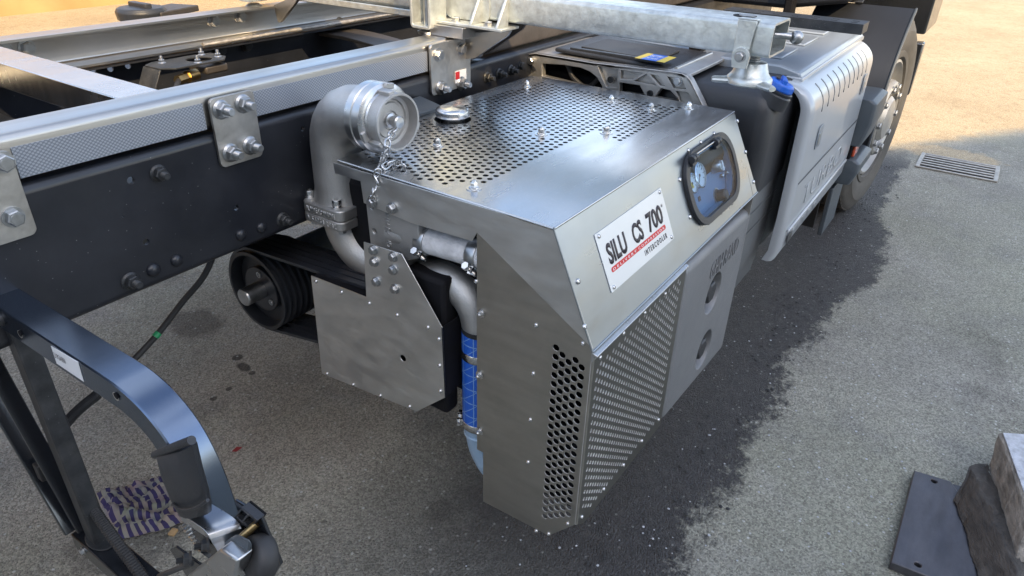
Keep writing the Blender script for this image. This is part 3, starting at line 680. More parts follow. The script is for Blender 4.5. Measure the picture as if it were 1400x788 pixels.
# recessed control face behind the pane
cf = MB().sheet(rrect(wx0+.004, wv0+.004, wx1-.004, wv1-.004, .074, 8), [], O_-sn*.022, (1, 0, 0), dv, -sn*.003).build('control_face', 'panel_blue', cu)
b = MB(); ro = [O_+V((1, 0, 0))*a+dv*c_-sn*.003 for a, c_ in ring_i]; ri = [p-sn*.018 for p in ro]; b.loft([ro, ri], True, False); b.build('window_recess', 'panel_blue', cu)
def onface(x, y, off=-.022):
    return PP(O_+sn*off, sn, x, y)
def gauge(x, y, r, seg=28):
    p = onface(x, y, -.006)
    b = MB().lathe([(r, -.013), (r, .004), (r*.9, .006), (r*.88, .001)], p, sn, seg, False); gz = b.build('gauge', 'bright_screw', cu)
    MB().lathe([(r*.9, 0), (r*.9, .0008)], p, sn, seg).build('dial', 'gauge_face', gz)
    b = MB(); u, v2 = perp(sn)
    for k in range(9):
        a = R(-210+k*30); dr = u*math.cos(a)+v2*math.sin(a); b.bar(p+sn*.0012+dr*r*.62, p+sn*.0012+dr*r*.8, r*.06, .0004, sn)
    b.bar(p+sn*.0014, p+sn*.0014+(u*.5+v2*.6)*r*.8, r*.07, .0005, sn); b.lathe([(r*.12, .001), (r*.12, .002)], p, sn, 10)
    b.build('needle', 'ink', gz); return gz, p
gauge(956, 240, .032); g2, gp = gauge(946, 251, .025)
u, v2 = perp(sn); MB().sheet([(0, 0)]+[(.012*math.cos(R(a)), .012*math.sin(R(a))) for a in range(-40, 121, 20)], [], gp+sn*.0009, u, v2, sn*.0003).build('dial_sector', 'yellow', g2)
p = onface(974, 229)
kb = MB().lathe([(.017, 0), (.016, .022), (.013, .026), (0, .027)], p, sn, 24, False).build('switch_knob', 'machined_alu', cu)
MB().bar(p+sn*.0275-dv*.013, p+sn*.0275+dv*.013, .006, .003, sn).build('marker', 'white', kb)
p = onface(980, 268)
kb = MB().lathe([(.019, 0), (.019, .003), (.015, .004), (.0155, .024), (.012, .028), (0, .028)], p, sn, 8, False).build('black_knob', 'black_plastic', cu, .001)
MB().lathe([(.021, -.001), (.021, .002)], p, sn, 24).build('collar', 'machined_alu', kb)
for x, y in ((976, 214), (984, 209), (988, 217), (994, 224), (998, 231), (991, 237), (996, 244), (984, 241), (986, 230)):
    p = onface(x, y); MB().lathe([(.0058, 0), (.0058, .008), (.004, .011), (0, .012)], p, sn, 10, False).build('indicator_lamp', 'bright_screw', cu)
for x, y in ((948, 278), (956, 272), (965, 215)):
    p = onface(x, y); MB().obox(p+sn*.0005, V((.007, 0, 0)), dv*.006, sn*.0006).build('symbol_label', 'ink', cu)
# hinge of the window
h0, h1 = PP(O_+sn*.018, sn, 945, 216), PP(O_+sn*.018, sn, 981, 191)
hg = MB().cyl(h0, h1, .0018, seg=8).build('hinge_rod', 'bright_screw', cu)
for x, y in ((948, 217), (980, 194)):
    p = PP(O_+sn*.017, sn, x, y)
    b = MB(); 
    for s_ in (-.008, .008): b.cyl(p+V((s_-.0065, 0, 0)), p+V((s_+.0065, 0, 0)), .0095, seg=14)
    b.obox(p+dv*.007-sn*.003, (.013, 0, 0), dv*.009, sn*.004); b.build('hinge_knuckle', 'black_plastic', cu, .001)
scr_slope = [(929, 246), (941, 206), (958, 195), (976, 183), (998, 197), (1008, 242), (1000, 278), (985, 291), (968, 305), (943, 297),
             (1008, 166), (1019, 208), (1030, 249), (790, 385), (799, 447)]
for x, y in scr_slope:
    p = PP(O_, sn, x, y); inst('screw', ME['screw'], slope, p, sn, 1.15)
# name plate
nx0, nv0 = SL(811, 321); nx1, nv1 = SL(921, 330)
c = [SL(811, 321), SL(902, 258), SL(922, 328), SL(835, 398)]; print('name', c)
nx0 = (c[0][0]+c[3][0])/2; nx1 = (c[1][0]+c[2][0])/2; nv0 = (c[0][1]+c[1][1])/2; nv1 = (c[2][1]+c[3][1])/2
npl = MB().sheet([(nx0, nv0), (nx1, nv0), (nx1, nv1), (nx0, nv1)], [], O_+sn*.0003, (1, 0, 0), dv, sn*.0016).build('name_plate', 'white_plate', cu, .0005)
def NP(u_, v_): return O_+V((nx0+(nx1-nx0)*u_, 0, 0))+dv*(nv0+(nv1-nv0)*v_)+sn*.0019
W_, H_ = nx1-nx0, nv1-nv0
for s_, a, c_ in (('SILU', .075, .335), ('CS', .435, .585), ('700', .665, .915)):
    text('lettering', s_, NP(a, .60), (1, 0, 0), -dv, H_*.36, W_*(c_-a), 'ink', npl, .0003, .035, sn)
text('lettering', '\u00ae', NP(.925, .33), (1, 0, 0), -dv, H_*.06, W_*.025, 'ink', npl, .0002, .0, sn)
q = [(W_*.07+x, y) for x, y in rrect(0, 0, W_*.845, H_*.085, H_*.04, 5)]
MB().sheet(q, [], NP(0, .725), (1, 0, 0), -dv, sn*.0004).build('red_bar', 'red', npl)
text('lettering', 'D E L I V E R Y', NP(.09, .705), (1, 0, 0), -dv, H_*.04, W_*.34, 'white', npl, .0005, .0, sn)
text('lettering', 'C O M P R E S S O R', NP(.46, .705), (1, 0, 0), -dv, H_*.04, W_*.43, 'white', npl, .0005, .0, sn)
text('lettering', 'I N T E R C O O L E R', NP(.53, .89), (1, 0, 0), -dv, H_*.10, W_*.37, 'ink', npl, .0003, .02, sn)
for a, c_ in ((.04, .06), (.96, .06), (.96, .94), (.04, .94)): inst('screw', ME['screw'], npl, NP(a, c_), sn, .9)
# rear edge of the sloped panel and closed back and bottom
MB().sheet([(-YB, ZT-.004), (-YC, ZT-.004), (-YL, ZL), (-YL, .60), (-YB, .60)], [], (XB, 0, 0), (0, -1, 0), (0, 0, 1), (-tI, 0, 0)).build('end_panel', 'dark_steel', cu)
MB().box((1.135, YB-.003, .45), (XB-.006, YB, ZT-.004)).build('back_panel', 'dark_steel', cu)
# bright rail under the sloped panel
b = MB(); xr = P('y', YL, 936, 366).x
pr = [(YL-.001, ZL-.003), (YL-.010, ZL-.006), (YL-.010, ZL-.009), (YL-.002, ZL-.011), (YL-.002, ZL-.022), (YL+.003, ZL-.022), (YL+.003, ZL-.003)]
b.prism([(XF, y, z) for y, z in pr], (xr-XF, 0, 0)); b.build('trim_rail', 'machined_alu', cu, .0008)
# dark front panel: field of round holes
fo = [(.712, .945), (.712, .398), (.695, .398), (.694, .244), (.512, .250), (YL-.001, .331), (YL-.001, ZL-.006), (.53, .90)]
x_ = XF+.004
cn = [P('x', x_, *q) for q in ((757, 474), (803, 494), (782, 706), (741, 712))]
zone = [(-c.y, c.z) for c in cn]
hl = []; pz = .0215; i = 0; yy = -.540
while yy < -.44:
    zz = .27+(pz/2 if i % 2 else 0)
    while zz < .80:
        if inside((yy, zz), zone): hl.append(circ(yy, zz, .0078, 8, a0=R(22.5)))
        zz += pz
    yy += .0142; i += 1
b = MB().sheet([(-y, z) for y, z in fo], hl, (x_, 0, 0), (0, -1, 0), (0, 0, 1), (tI, 0, 0))
fp = b.build('front_panel', 'dark_steel', cu, 0, m2='cut_edge')
for x, y in ((733, 445), (729, 511), (725, 574), (722, 632), (733, 726), (750, 730), (776, 716), (651, 385+0), (797, 470)):
    p = P('x', x_, x, y); inst('screw', ME['screw'], fp, p, (-1, 0, 0), 1.0)
for x, y in ((655, 427), (653, 511), (653, 588)):
    p = P('x', x_, x, y); inst('screw', ME['lid'], fp, (x_-.001, p.y-.006, p.z), (-1, 0, 0), .62)
b = MB().cyl((x_, YL, .331), (x_, YL, ZL-.01), .0028, seg=12); b.build('corner_fold', 'dark_steel', cu)
# grille panel facing outwards
cn = [P('y', YL, *q) for q in ((812, 487), (937, 372), (904, 578), (791, 719))]
xg1 = (cn[1].x+cn[2].x)/2; print('grille', cn, xg1)
gz = [P('y', YL, *q) for q in ((821, 500), (925, 394), (905, 585), (804, 690), (806, 680))]
zone = [(gz[0].x, gz[0].z), (gz[1].x-.10, gz[0].z+.002), (gz[1].x, gz[1].z-.008), (xg1-.035, .335), (gz[3].x+.06, .315), (gz[3].x, .36)]
zone = [(.975, .735), (xg1-.03, .750), (xg1-.03, .325), (1.01, .325), (.972, .345)]
hl = []; i = 0; xx = .975
while xx < xg1-.02:
    zz = .30+(.0105 if i % 2 else 0)
    while zz < .77:
        if inside((xx, zz), zone): hl.append(circ(xx, zz, .0047, 6, .0058))
        zz += .021
    xx += .0128; i += 1
print('grille holes', len(hl))
b = MB().sheet([(XF+.002, .329), (XF+.04, .300), (xg1, .286), (xg1, ZL-.022), (XF+.002, ZL-.022)], hl, (0, YL, 0), (1, 0, 0), (0, 0, 1), (0, .003, 0))
gp = b.build('grille_panel', 'grille_steel', cu, m2='cut_edge')
for x, y in ((820, 489), (852, 456), (881, 428), (909, 402), (900, 574), (877, 603), (852, 636), (825, 669), (795, 707)):
    p = P('y', YL, x, y); inst('screw', ME['screw'], gp, (p.x, YL, p.z), (0, -1, 0), 1.0)
# cooler matrix behind the grille and machinery in the dark
b = MB(); b.box((.99, YL+.028, .31), (xg1-.01, YL+.034, .745))
for k in range(23): b.box((.99, YL+.014, .32+k*.0186), (xg1-.01, YL+.028, .3235+k*.0186))
b.build('cooler_matrix', 'machined_alu', cu)
b = MB(); b.box((1.02, .52, .50), (1.86, 1.15, .94)); b.cyl((1.0, .80, .62), (1.8, .80, .62), .13, seg=24); b.build('compressor_body', 'deep_black', cu, .02)
MB().box((1.0, .47, .30), (1.38, .66, .50)).build('lower_housing', 'deep_black', cu, .02)
# grey cast cover with two recessed caps
tc_ = [P('y', .455, *q) for q in ((1030, 284), (986, 479), (904, 578))]; print('cover', tc_)
def cover():
    x0, x1 = xg1+.004, 1.915; zt0, zt1, zb0, zb1 = .752, .736, .285, .248; yo = .447
    b = MB(); b.prism([(x0, yo, zb0), (x1-.01, yo, zb1), (x1, yo, zt1), (x0, yo, zt0)], (0, .26, 0))
    o = b.build('tmp', 'tank_grey'); o.modifiers.new('b', 'BEVEL').width = .024; o.modifiers['b'].segments = 5; o.modifiers['b'].limit_method = 'ANGLE'
    cut = []
    for x, y in ((975, 401), (962, 478)):
        p = P('y', yo, x, y)
        k = MB(); rings = []
        for rr_, off in ((1.25, -.02), (1.0, .004), (.86, .045)):
            rings.append([V((p.x+.056*rr_*math.cos(R(a)), yo+off, p.z+.060*rr_*math.sin(R(a)))) for a in range(0, 360, 12)])
        k.loft(rings); ko = k.build('cut', 'tank_grey'); cut.append((ko, p))
        m_ = o.modifiers.new('c', 'BOOLEAN'); m_.object = ko; m_.operation = 'DIFFERENCE'; m_.solver = 'EXACT'
    bpy.context.view_layer.update()
    me = bpy.data.meshes.new_from_object(o.evaluated_get(bpy.context.evaluated_depsgraph_get()))
    for ko, _ in cut: bpy.data.objects.remove(ko)
    bpy.data.objects.remove(o)
    bm = bmesh.new(); bm.from_mesh(me)
    for f in bm.faces: f.smooth = True
    for e in bm.edges: e.smooth = not (len(e.link_faces) != 2 or e.calc_face_angle(0) > R(38))
    bm.to_mesh(me); bm.free()
    o = bpy.data.objects.new('cast_cover', me); COL.objects.link(o); WM[o.name] = Matrix.Identity(4)
    o.parent = cu; o.matrix_parent_inverse = WM[cu.name].inverted()
    for _, p in cut:
        b = MB(); q = V((p.x, yo+.045, p.z)); b.lathe([(.040, 0), (.040, .006), (.030, .010)], q, (0, -1, 0), 24); b.lathe([(.033, .008), (.033, .038), (.029, .043)], q, (0, -1, 0), 6)
        b.lathe([(.012, .033), (.010, .040)], q, (0, -1, 0), 12); b.build('drain_plug', 'black_plastic', cu, .0015)
    p = P('y', yo, 970, 374); q = P('y', yo, 1009, 318)
    p = V((1.60, yo, .635))
    text('raised_lettering', 'GHH RAND', p, (1, 0, -.01), (0, 0, 1), .050, .22, 'tank_grey', o, .002, .0, (0, -1, 0))
cover()
# cast end housing with raised letters, screws and brackets seen from the front
xc = XF+.010
ch = [(498, 262), (562, 300), (567, 350), (556, 352), (546, 344), (500, 330)]
pts = [P('x', xc, *q) for q in ((497, 240), (690, 300), (568, 352), (497, 336))]
b = MB(); b.sheet([(-1.010, .975), (-.860, .975), (-.868, .835), (-.900, .818), (-.905, .80), (-1.004, .80)], [circ(-.992, .918, .006, 10), circ(-.990, .862, .006, 10)], (xc, 0, 0), (0, -1, 0), (0, 0, 1), (.05, 0, 0))
ec = b.build('end_housing', 'cast_alu', cu, .003)
text('raised_lettering', 'GHH RAND', (xc, .955, .925), (0, 0, -1), (0, -1, 0), .014, .088, 'cast_alu', ec, .0018, .01, (-1, 0, 0))
for x, y in ((509, 277), (536, 285)):
    p = P('x', XF-.001, x, y); inst('bolt', ME['hexh'], cu, p, (-1, 0, 0), .66, random.random())
# guard plate in front of the belt drive
xg = XF-.012
go = [P('x', xg, *q) for q in ((425, 377), (500.6, 406.5), (497, 331), (549, 347.5), (604.5, 448.4), (609, 543.6), (569.5, 563), (440, 511))]
gh = P('x', xg, 551, 490)
b = MB().sheet([(-p.y, p.z) for p in go], [circ(-gh.y, gh.z, .0085, 14)], (xg, 0, 0), (0, -1, 0), (0, 0, 1), (.0022, 0, 0))
gd = b.build('guard_plate', 'guard_steel', cu, .0007)
for x, y in ((432, 385), (467, 400), (505, 415), (543, 431), (585, 448), (600, 464), (601, 500), (602, 535), (560, 556), (520, 541), (483, 526), (447, 511)):
    p = P('x', xg, x, y); inst('screw', ME['screw'], gd, p, (-1, 0, 0), .95)
for x, y in ((511, 342), (538, 351), (512, 358), (538, 369), (515, 385), (540, 395)):
    p = P('x', xg, x, y); inst('bolt', ME['hexh'], gd, p, (-1, 0, 0), .62, random.random())
b = MB()
a0, a1 = go[4], go[5]
b.prism([a0, a1, a1+V((.16, -.0, .01)), a0+V((.16, -.0, 0))], (0, .002, 0)); b.build('guard_side', 'deep_black', cu)
a0, a1 = go[0], go[1]
b = MB(); b.prism([a0+V((.003, 0, -.002)), a1+V((.003, 0, -.002)), a1+V((.16, 0, -.002)), a0+V((.16, 0, -.002))], (0, 0, -.002)); b.build('guard_top', 'deep_black', cu)
MB().box((xg+.02, .80, .45), (1.0, 1.0, .8)).build('gear_case', 'deep_black', cu, .01)

# ================================================================== DISCHARGE PIPE, COUPLING, CHAIN
dp = thing('discharge_pipe', 'grey cast elbow pipe with bolted flange rising beside the compressor lid', 'pipe', (1.02, 1.16, .80))
zf = .868
fa, fb, fc_ = P('z', zf, 411, 274), P('z', zf, 464, 291), P('z', zf, 493, 278)
print('flange', fa, fb, fc_)
fx0 = (fa.x+fb.x)/2; fy0, fy1 = fb.y, fa.y
PC = V((fx0+.062, (fy0+fy1)/2, 0))
PC = V(((fx0+.070), (fy0+fy1)/2+.004, 0)); pr_ = .0565
for k, (z0, z1) in enumerate(((zf-.026, zf), (zf-.050, zf-.0275))):
    MB().prism([(x, y, z0) for x, y in rrect(fx0, fy0-.004, fx0+.150, fy1+.004, .018, 4)], (0, 0, z1-z0)).build('flange', 'cast_alu', dp, .003)
text('raised_lettering', 'PLANET MARINE', (fx0, fy1-.014, zf-.020), (0, -1, 0), (0, 0, 1), .012, (fy1-fy0)*.78, 'machined_alu', dp, .001, .01, (-1, 0, 0))
text('raised_lettering', 'A 53064 2942', (fx0, fy1-.012, zf-.044), (0, -1, 0), (0, 0, 1), .012, (fy1-fy0)*.80, 'machined_alu', dp, .001, .01, (-1, 0, 0))
for x, y in ((424, 262), (461, 276)):
    p = P('z', zf, x, y+7); inst('bolt', ME['socket'], dp, (p.x, p.y, zf), (0, 0, 1), .86)
inst('bolt', ME['hexh'], dp, (fx0+.018, fy0+.016, zf-.050), (0, 0, -1), .7); inst('bolt', ME['hexh'], dp, (fx0+.018, fy1-.018, zf-.050), (0, 0, -1), .7)
zc_ = 1.118; cx_ = PC.x
cf0 = P('x', cx_, 530, 165)
print('coupling centre', P('x', cx_, 540, 165), P('x', cx_, 455, 150), P('x', cx_, 500, 165))
ctr = P('x', cx_, 532, 164); zc_ = ctr.z; yend = ctr.y
path = [V((PC.x, PC.y, zf-.002)), V((PC.x, PC.y, zf+.03)), V((PC.x, PC.y, zc_-.085))]
for a in range(15, 91, 15): path.append(V((PC.x, PC.y-.085*(1-math.cos(R(a))), zc_-.085+.085*math.sin(R(a)))))
path += [V((PC.x, PC.y-.12, zc_))]
b = MB().tube(path, [pr_+.006, pr_+.001, pr_]+[pr_+.0015*i/6 for i in range(7)], 32)
b.build('elbow', 'cast_alu', dp, 0, 60)
# lower bend running under the flange to the housing
path = spline([(PC.x, PC.y, zf-.045), (PC.x, PC.y-.006, zf-.085), (PC.x+.004, PC.y-.04, zf-.13), (PC.x+.01, PC.y-.10, zf-.155), (PC.x+.02, PC.y-.19, zf-.16)], 6)
MB().tube(path, .047, 28).build('lower_bend', 'cast_alu', dp, 0, 60)
cp = thing('hose_coupling', 'silver round machined hose coupling with open recessed face on the elbow pipe', 'coupling', (PC.x, yend, zc_))
ax = V((-.07, -1, .02)).normalized(); co = V((PC.x, PC.y-.112, zc_))
L_ = (co.y-yend)
rC = .0725
b = MB().lathe([(.050, 0), (.060, .002), (rC, .006), (rC, .024), (rC-.0025, .026), (rC-.0025, .029), (rC+.001, .031), (rC+.001, .050), (rC-.004, .054), (.060, .056), (.058, .060)], co, ax, 64)
b.build('collar_ring', 'machined_alu', cp, 0, 28)
b = MB().lathe([(.058, .052), (.057, .082), (.0595, .087), (.0585, .091), (.054, .091), (.0525, .084), (.0515, .068), (.044, .067), (.042, .063), (.038, .063), (.036, .067), (.020, .067), (.018, .064), (0, .064)], co, ax, 64, False)
b.build('cap_body', 'cast_alu', cp, 0, 28)
u, v2 = perp(ax)
for k in range(3):
    a = R(100+120*k+60); dr = u*math.cos(a)+v2*math.sin(a); tg = ax.cross(dr)
    MB().obox(co+ax*.071+dr*.0605, ax*.017, tg*.008, dr*.0055).build('lug', 'cast_alu', cp, .002)
for k in range(3):
    a = R(60*k*2+20); dr = u*math.cos(a)+v2*math.sin(a); tg = ax.cross(dr)
    MB().obox(co+ax*.056+dr*.068, ax*.004, tg*.012, dr*.006).build('claw', 'cast_alu', cp, .002)
ck = co+ax*.064
MB().lathe([(.015, 0), (.015, .006), (.010, .008), (.010, .018), (.0135, .019), (.0135, .028), (.011, .031), (0, .032)], ck, ax, 26, False).build('centre_pin', 'machined_alu', cp, 0, 30)
# chain
chn = thing('retaining_chain', 'short zinc link chain hanging from the coupling cap onto the lid edge', 'chain', P('x', XF, 517, 240))
def link_mesh():
    b = MB(); L2, W2, r = .0112, .0064, .0021; n = 20; ring = []
    for i in range(n):
        a = 2*math.pi*i/n; x = W2*math.cos(a); z = W2*math.sin(a)+(L2-W2)*(1 if math.sin(a) > 0 else -1 if math.sin(a) < 0 else 0)
        ring.append(V((x, 0, z)))
    rings = []
    for i, p in enumerate(ring):
        t = (ring[(i+1) % n]-ring[i-1]).normalized(); s2 = V((0, 1, 0)); o2 = t.cross(s2)
        rings.append([p+(s2*math.cos(2*math.pi*k/8)+o2*math.sin(2*math.pi*k/8))*r for k in range(8)])
    rings.append(rings[0]); b.loft(rings, True, False); return b.mesh('chain_link', 'bright_screw', 60)
lm = link_mesh()
def chain(path, step=.0165, tw=0):
    path = [V(p) for p in path]; acc = 0; pts = []; d0 = 0
    dens = []
    for a, c in zip(path, path[1:]):
        for i in range(40): dens.append(a.lerp(c, i/40))
    last = dens[0]; s = 0; k = tw; prev = dens[0]
    for i, p in enumerate(dens):
        s += (p-prev).length; prev = p
        if s >= step:
            t = (dens[min(i+8, len(dens)-1)]-dens[max(i-8, 0)]).normalized()
            u, v2 = perp(t); a = R(35+90*(k % 2)+random.uniform(-14, 14)); sd = u*math.cos(a)+v2*math.sin(a); o2 = t.cross(sd)
            m = Matrix((sd.to_4d(), o2.to_4d(), t.to_4d(), V((0, 0, 0, 1)))).transposed(); m[3] = (0, 0, 0, 1); 
            m = Matrix.Translation(p) @ Matrix(((sd.x, o2.x, t.x, 0), (sd.y, o2.y, t.y, 0), (sd.z, o2.z, t.z, 0), (0, 0, 0, 1)))
            o = bpy.data.objects.new('chain_link', lm); COL.objects.link(o); WM[o.name] = m; o.parent = chn; o.matrix_parent_inverse = WM[chn.name].inverted(); o.matrix_basis = m
            s = 0; k += 1
pin = ck+ax*.02
g0 = P('x', pin.x-.015, 530, 178); g1 = P('x', .955, 527, 200); g2_ = P('x', .940, 520, 225); g3 = P('x', .940, 511, 262); g4 = P('x', .943, 509, 274)
chain([pin+V((0, -.002, -.012)), P('x', .985, 531, 188), P('x', .965, 529, 203), P('z', 1.006, 523, 221), g3, g4])
chain([P('z', 1.006, 521, 231), P('z', 1.008, 530, 225), P('z', 1.006, 541, 222), P('z', 1.005, 553, 227)])
chain([P('x', .940, 519, 228), P('x', .938, 513, 244), P('x', .938, 517, 252)])

# ================================================================== HOSES UNDER THE LID
hs_ = thing('charge_hose', 'short white fabric covered hose held by two bright clamps below the lid edge', 'hose', (1.0, .80, .88))
xh = .985
a0, a1 = P('x', xh, 563, 323), P('x', xh, 668, 352)
hd = (a1-a0).normalized(); hr = .0275
def along_(t): return a0.lerp(a1, t)
MB().tube([along_(i/14) for i in range(15)], [hr*(1+.012*math.sin(i*2.1)) for i in range(15)], 28).build('sleeve', 'white_sleeve', hs_, 0, 60)
def clamp(parent, c, ax, r, wd, sd):
    ax = V(ax).normalized(); c = V(c); sd = V(sd); sd = (sd-ax*sd.dot(ax)).normalized()
    b = MB(); b.lathe([(r, -wd/2), (r+.0022, -wd/2), (r+.0032, -wd/2+.002), (r+.0032, wd/2-.002), (r+.0022, wd/2), (r, wd/2)], c, ax, 36)
    cl = b.build('clamp', 'zinc' if r < .03 else 'bright_screw', parent, 0, 40)
    tg = ax.cross(sd); q = c+sd*(r+.008)
    b = MB(); b.obox(c+sd*(r+.005)-tg*.006, ax*wd*.42, tg*.0022, sd*.008); b.obox(c+sd*(r+.005)+tg*.012, ax*wd*.42, tg*.0022, sd*.008)
    b.cyl(q-tg*.014, q+tg*.024, .0042, seg=12); b.lathe([(.008, 0), (.008, .008), (.005, .0085)], q-tg*.022, tg, 6)
    b.build('clamp_screw', 'bright_screw', cl, 0, 30); return cl
clamp(hs_, along_(.20), hd, hr, .024, (-1, 0, -.9)); clamp(hs_, along_(.86), hd, hr, .024, (-1, 0, -.9))
MB().tube([a0-hd*.05, a0-hd*.012, a0-hd*.002], [.031, .030, .028], 28).build('spigot', 'cast_alu', hs_)

lp = thing('outlet_pipe', 'grey cast pipe curving down beside the dark panel', 'pipe', (1.02, .75, .75))
xp = 1.01
Cc = [P('x', xp, *q) for q in ((545, 372), (575, 376), (608, 380), (632, 396), (649, 420), (656, 450), (657, 475))]
MB().tube(spline(Cc, 5), .038, 30).build('bend', 'cast_alu', lp, 0, 60)
bh = thing('blue_hose', 'black hose with blue printed band held by steel clamps beside the dark panel', 'hose', (1.02, .70, .6))
t0, t1 = P('x', xp, 657, 446), P('x', xp, 656, 578); t0.y = t1.y = (t0.y+t1.y)/2; t0.x = t1.x = xp
rs = .0400
MB().tube([t0.lerp(t1, i/12) for i in range(13)], rs, 36).build('sleeve', 'sleeve_black', bh, 0, 60)
# printed band: a curved patch wrapped on the left half of the hose
b = MB(); rings = []
for zt in (t0.z-.010, t1.z+.012):
    rings.append([V((t0.x+(rs+.0006)*math.cos(R(a)), t0.y+(rs+.0006)*math.sin(R(a)), zt)) for a in range(120, 216, 8)])
b.loft(rings, False, False); b.build('printed_band', 'blue_hose', bh, 0, 60)
clamp(bh, t0.lerp(t1, .24), (0, 0, 1), rs, .020, (1, 1, 0)); clamp(bh, t0.lerp(t1, .96), (0, 0, 1), rs, .020, (-.6, 1, 0))
lw = thing('lower_pipe', 'pale blue pipe bend leaving the bottom of the blue printed hose', 'pipe', (1.02, .7, .4))
e0 = V((t0.x, t0.y, t1.z+.01))
MB().tube(spline([e0, e0+V((0, 0, -.04)), e0+V((.0, -.012, -.085)), e0+V((.0, -.045, -.125)), e0+V((0, -.10, -.14))], 6), .034, 28).build('bend', 'pale_blue_pipe', lw, 0, 60)
MB().lathe([(.036, -.004), (.0385, 0), (.036, .004)], e0+V((0, 0, -.035)), (0, 0, 1), 28).build('bead', 'pale_blue_pipe', lw)

# ================================================================== BELT DRIVE
bd = thing('belt_drive', 'black grooved drive pulley with steel shaft end and flat ribbed belts', 'belt drive', (.98, 1.4, .5))
xq = .945
pc = P('x', xq, 350, 399); pl_ = P('x', xq, 308, 385); pb = P('x', xq, 361, 450); print('pulley', pc, pl_, pb)
rp_ = .112
pc = V((xq, pc.y, pc.z))
pr = [(rp_-.014, .030), (rp_-.011, .004), (rp_-.009, 0), (rp_, .001)]
x_ = .006
while x_ < .115:
    pr += [(rp_, x_), (rp_-.008, x_+.004), (rp_-.008, x_+.010), (rp_, x_+.014)]; x_ += .018
pr += [(rp_, x_), (.03, x_+.002)]
ph = MB().lathe([(.0, .032), (rp_-.014, .032)]+pr, pc, (1, 0, 0), 56, False).build('pulley', 'guard_plastic', bd, 0, 30)
hubm = MB().lathe([(.064, 0.016), (.062, .033)], pc, (1, 0, 0), 40); hubm.build('hub', 'chassis_black', bd, .002)
sh = MB().cyl(pc+V((.02, 0, 0)), pc+V((-.036, 0, 0)), .024, seg=30); sh.lathe([(.0245, 0), (.0225, .004)], pc+V((-.036, 0, 0)), (-1, 0, 0), 30); sh.build('shaft', 'zinc', bd, 0, 30)
for a in (95, 215, 335):
    q = pc+V((.0155, .046*math.cos(R(a)), .046*math.sin(R(a)))); MB().lathe([(.0085, 0), (.0085, .003), (.0055, .003), (.0055, -.003)], q, (-1, 0, 0), 16).build('puller_hole', 'zinc', bd)
# belts looping to the compressor pulley hidden behind the guard
p2 = V((xq, .985, pc.z+.055)); r1, r2 = rp_+.002, .088
def belt(x0, wd, th=.006):
    dY = p2-pc; D = dY.length; base = math.atan2(dY.z, dY.y); ph_ = math.acos((r1-r2)/D); b = MB(); path = []
    for i in range(25): a = base+ph_+(2*math.pi-2*ph_)*i/24; path.append((pc.y+r1*math.cos(a), pc.z+r1*math.sin(a)))
    for i in range(17): a = base-ph_+2*ph_*i/16; path.append((p2.y+r2*math.cos(a), p2.z+r2*math.sin(a)))
    cyc = path+[path[0]]; rings = []
    n = len(path)
    for i in range(n+1):
        y, z = path[i % n]; y0, z0 = path[(i-1) % n]; y1, z1 = path[(i+1) % n]; t = V((0, y1-y0, z1-z0)).normalized(); nn = V((0, t.z, -t.y))
        c = V((0, y, z)); rings.append([c+V((x0, 0, 0)), c+V((x0+wd, 0, 0)), c+V((x0+wd, 0, 0))+nn*th, c+V((x0, 0, 0))+nn*th])
    b.loft(rings, True, False); return b.build('belt', 'belt', bd, 0, 30)
for k in range(5): belt(xq+.010+k*.0215, .0168, .008)
# blue grey air tank behind the pulley
at = thing('air_tank', 'blue grey round air tank lying under the frame behind the belts', 'air tank', (1.5, 1.5, .62))
ac = P('y', 1.50, 432, 342); MB().lathe([(.02, 0), (.035, .006), (.050, .025), (.055, .05), (.055, .9), (.05, .94), (.02, .96)], (ac.x-.20, 1.50, ac.z), (1, 0, 0), 36).build('shell', 'blue_grey', at, 0, 40)
st_ = MB().box((.98, 1.16, .41), (1.10, 1.26, .47)).build('perforated_bracket', 'gloss_black', cu, .004)

# ================================================================== GALVANISED SUPPORT BEAM WITH SCREW JACK
bm_ = thing('support_beam', 'galvanised box beam lying across the frame with welded gussets', 'support beam', (1.66, 1.3, 1.2))
bx0, bx1, bz0, bz1 = 1.61, 1.735, 1.196, 1.268
t_ = .005
def boxtube(x0, x1, y0, y1, z0, z1, t):
    b = MB(); r = .010
    o = rrect(x0, z0, x1, z1, r, 4); i_ = rrect(x0+t, z0+t, x1-t, z1-t, r-t/2, 4)
    O3 = [[V((x, y, z)) for x, z in o] for y in (y0, y1)]; I3 = [[V((x, y, z)) for x, z in i_] for y in (y0, y1)]
    n = len(o); vs = O3[0]+O3[1]+I3[0]+I3[1]; fs = []
    for k in range(n):
        j = (k+1) % n; fs += [(k, j, n+j, n+k), (2*n+j, 2*n+k, 3*n+k, 3*n+j), (k, 2*n+k, 2*n+j, j), (n+k, n+j, 3*n+j, 3*n+k)]
    return b.add(vs, fs)
MB().box((bx0+.004, 1.385, 1.174), (bx1-.004, 2.04, 1.195)).build('lower_chord', 'galv', bm_, .003)
boxtube(bx0, bx1, .412, 2.45, bz0, bz1, t_).build('beam', 'galv', bm_, 0, 30)
MB().sheet(circ(0, 0, .026, 24), [], (bx0+.07, .50, bz1), (1, 0, 0), (0, 1, 0), (0, 0, .0012)).build('slot', 'deep_black', bm_)
MB().sheet(circ(0, 0, .019, 24), [], (bx0+.073, .495, bz1+.001), (1, 0, 0), (0, 1, 0), (0, 0, .0012)).build('slot_pin', 'zinc', bm_)
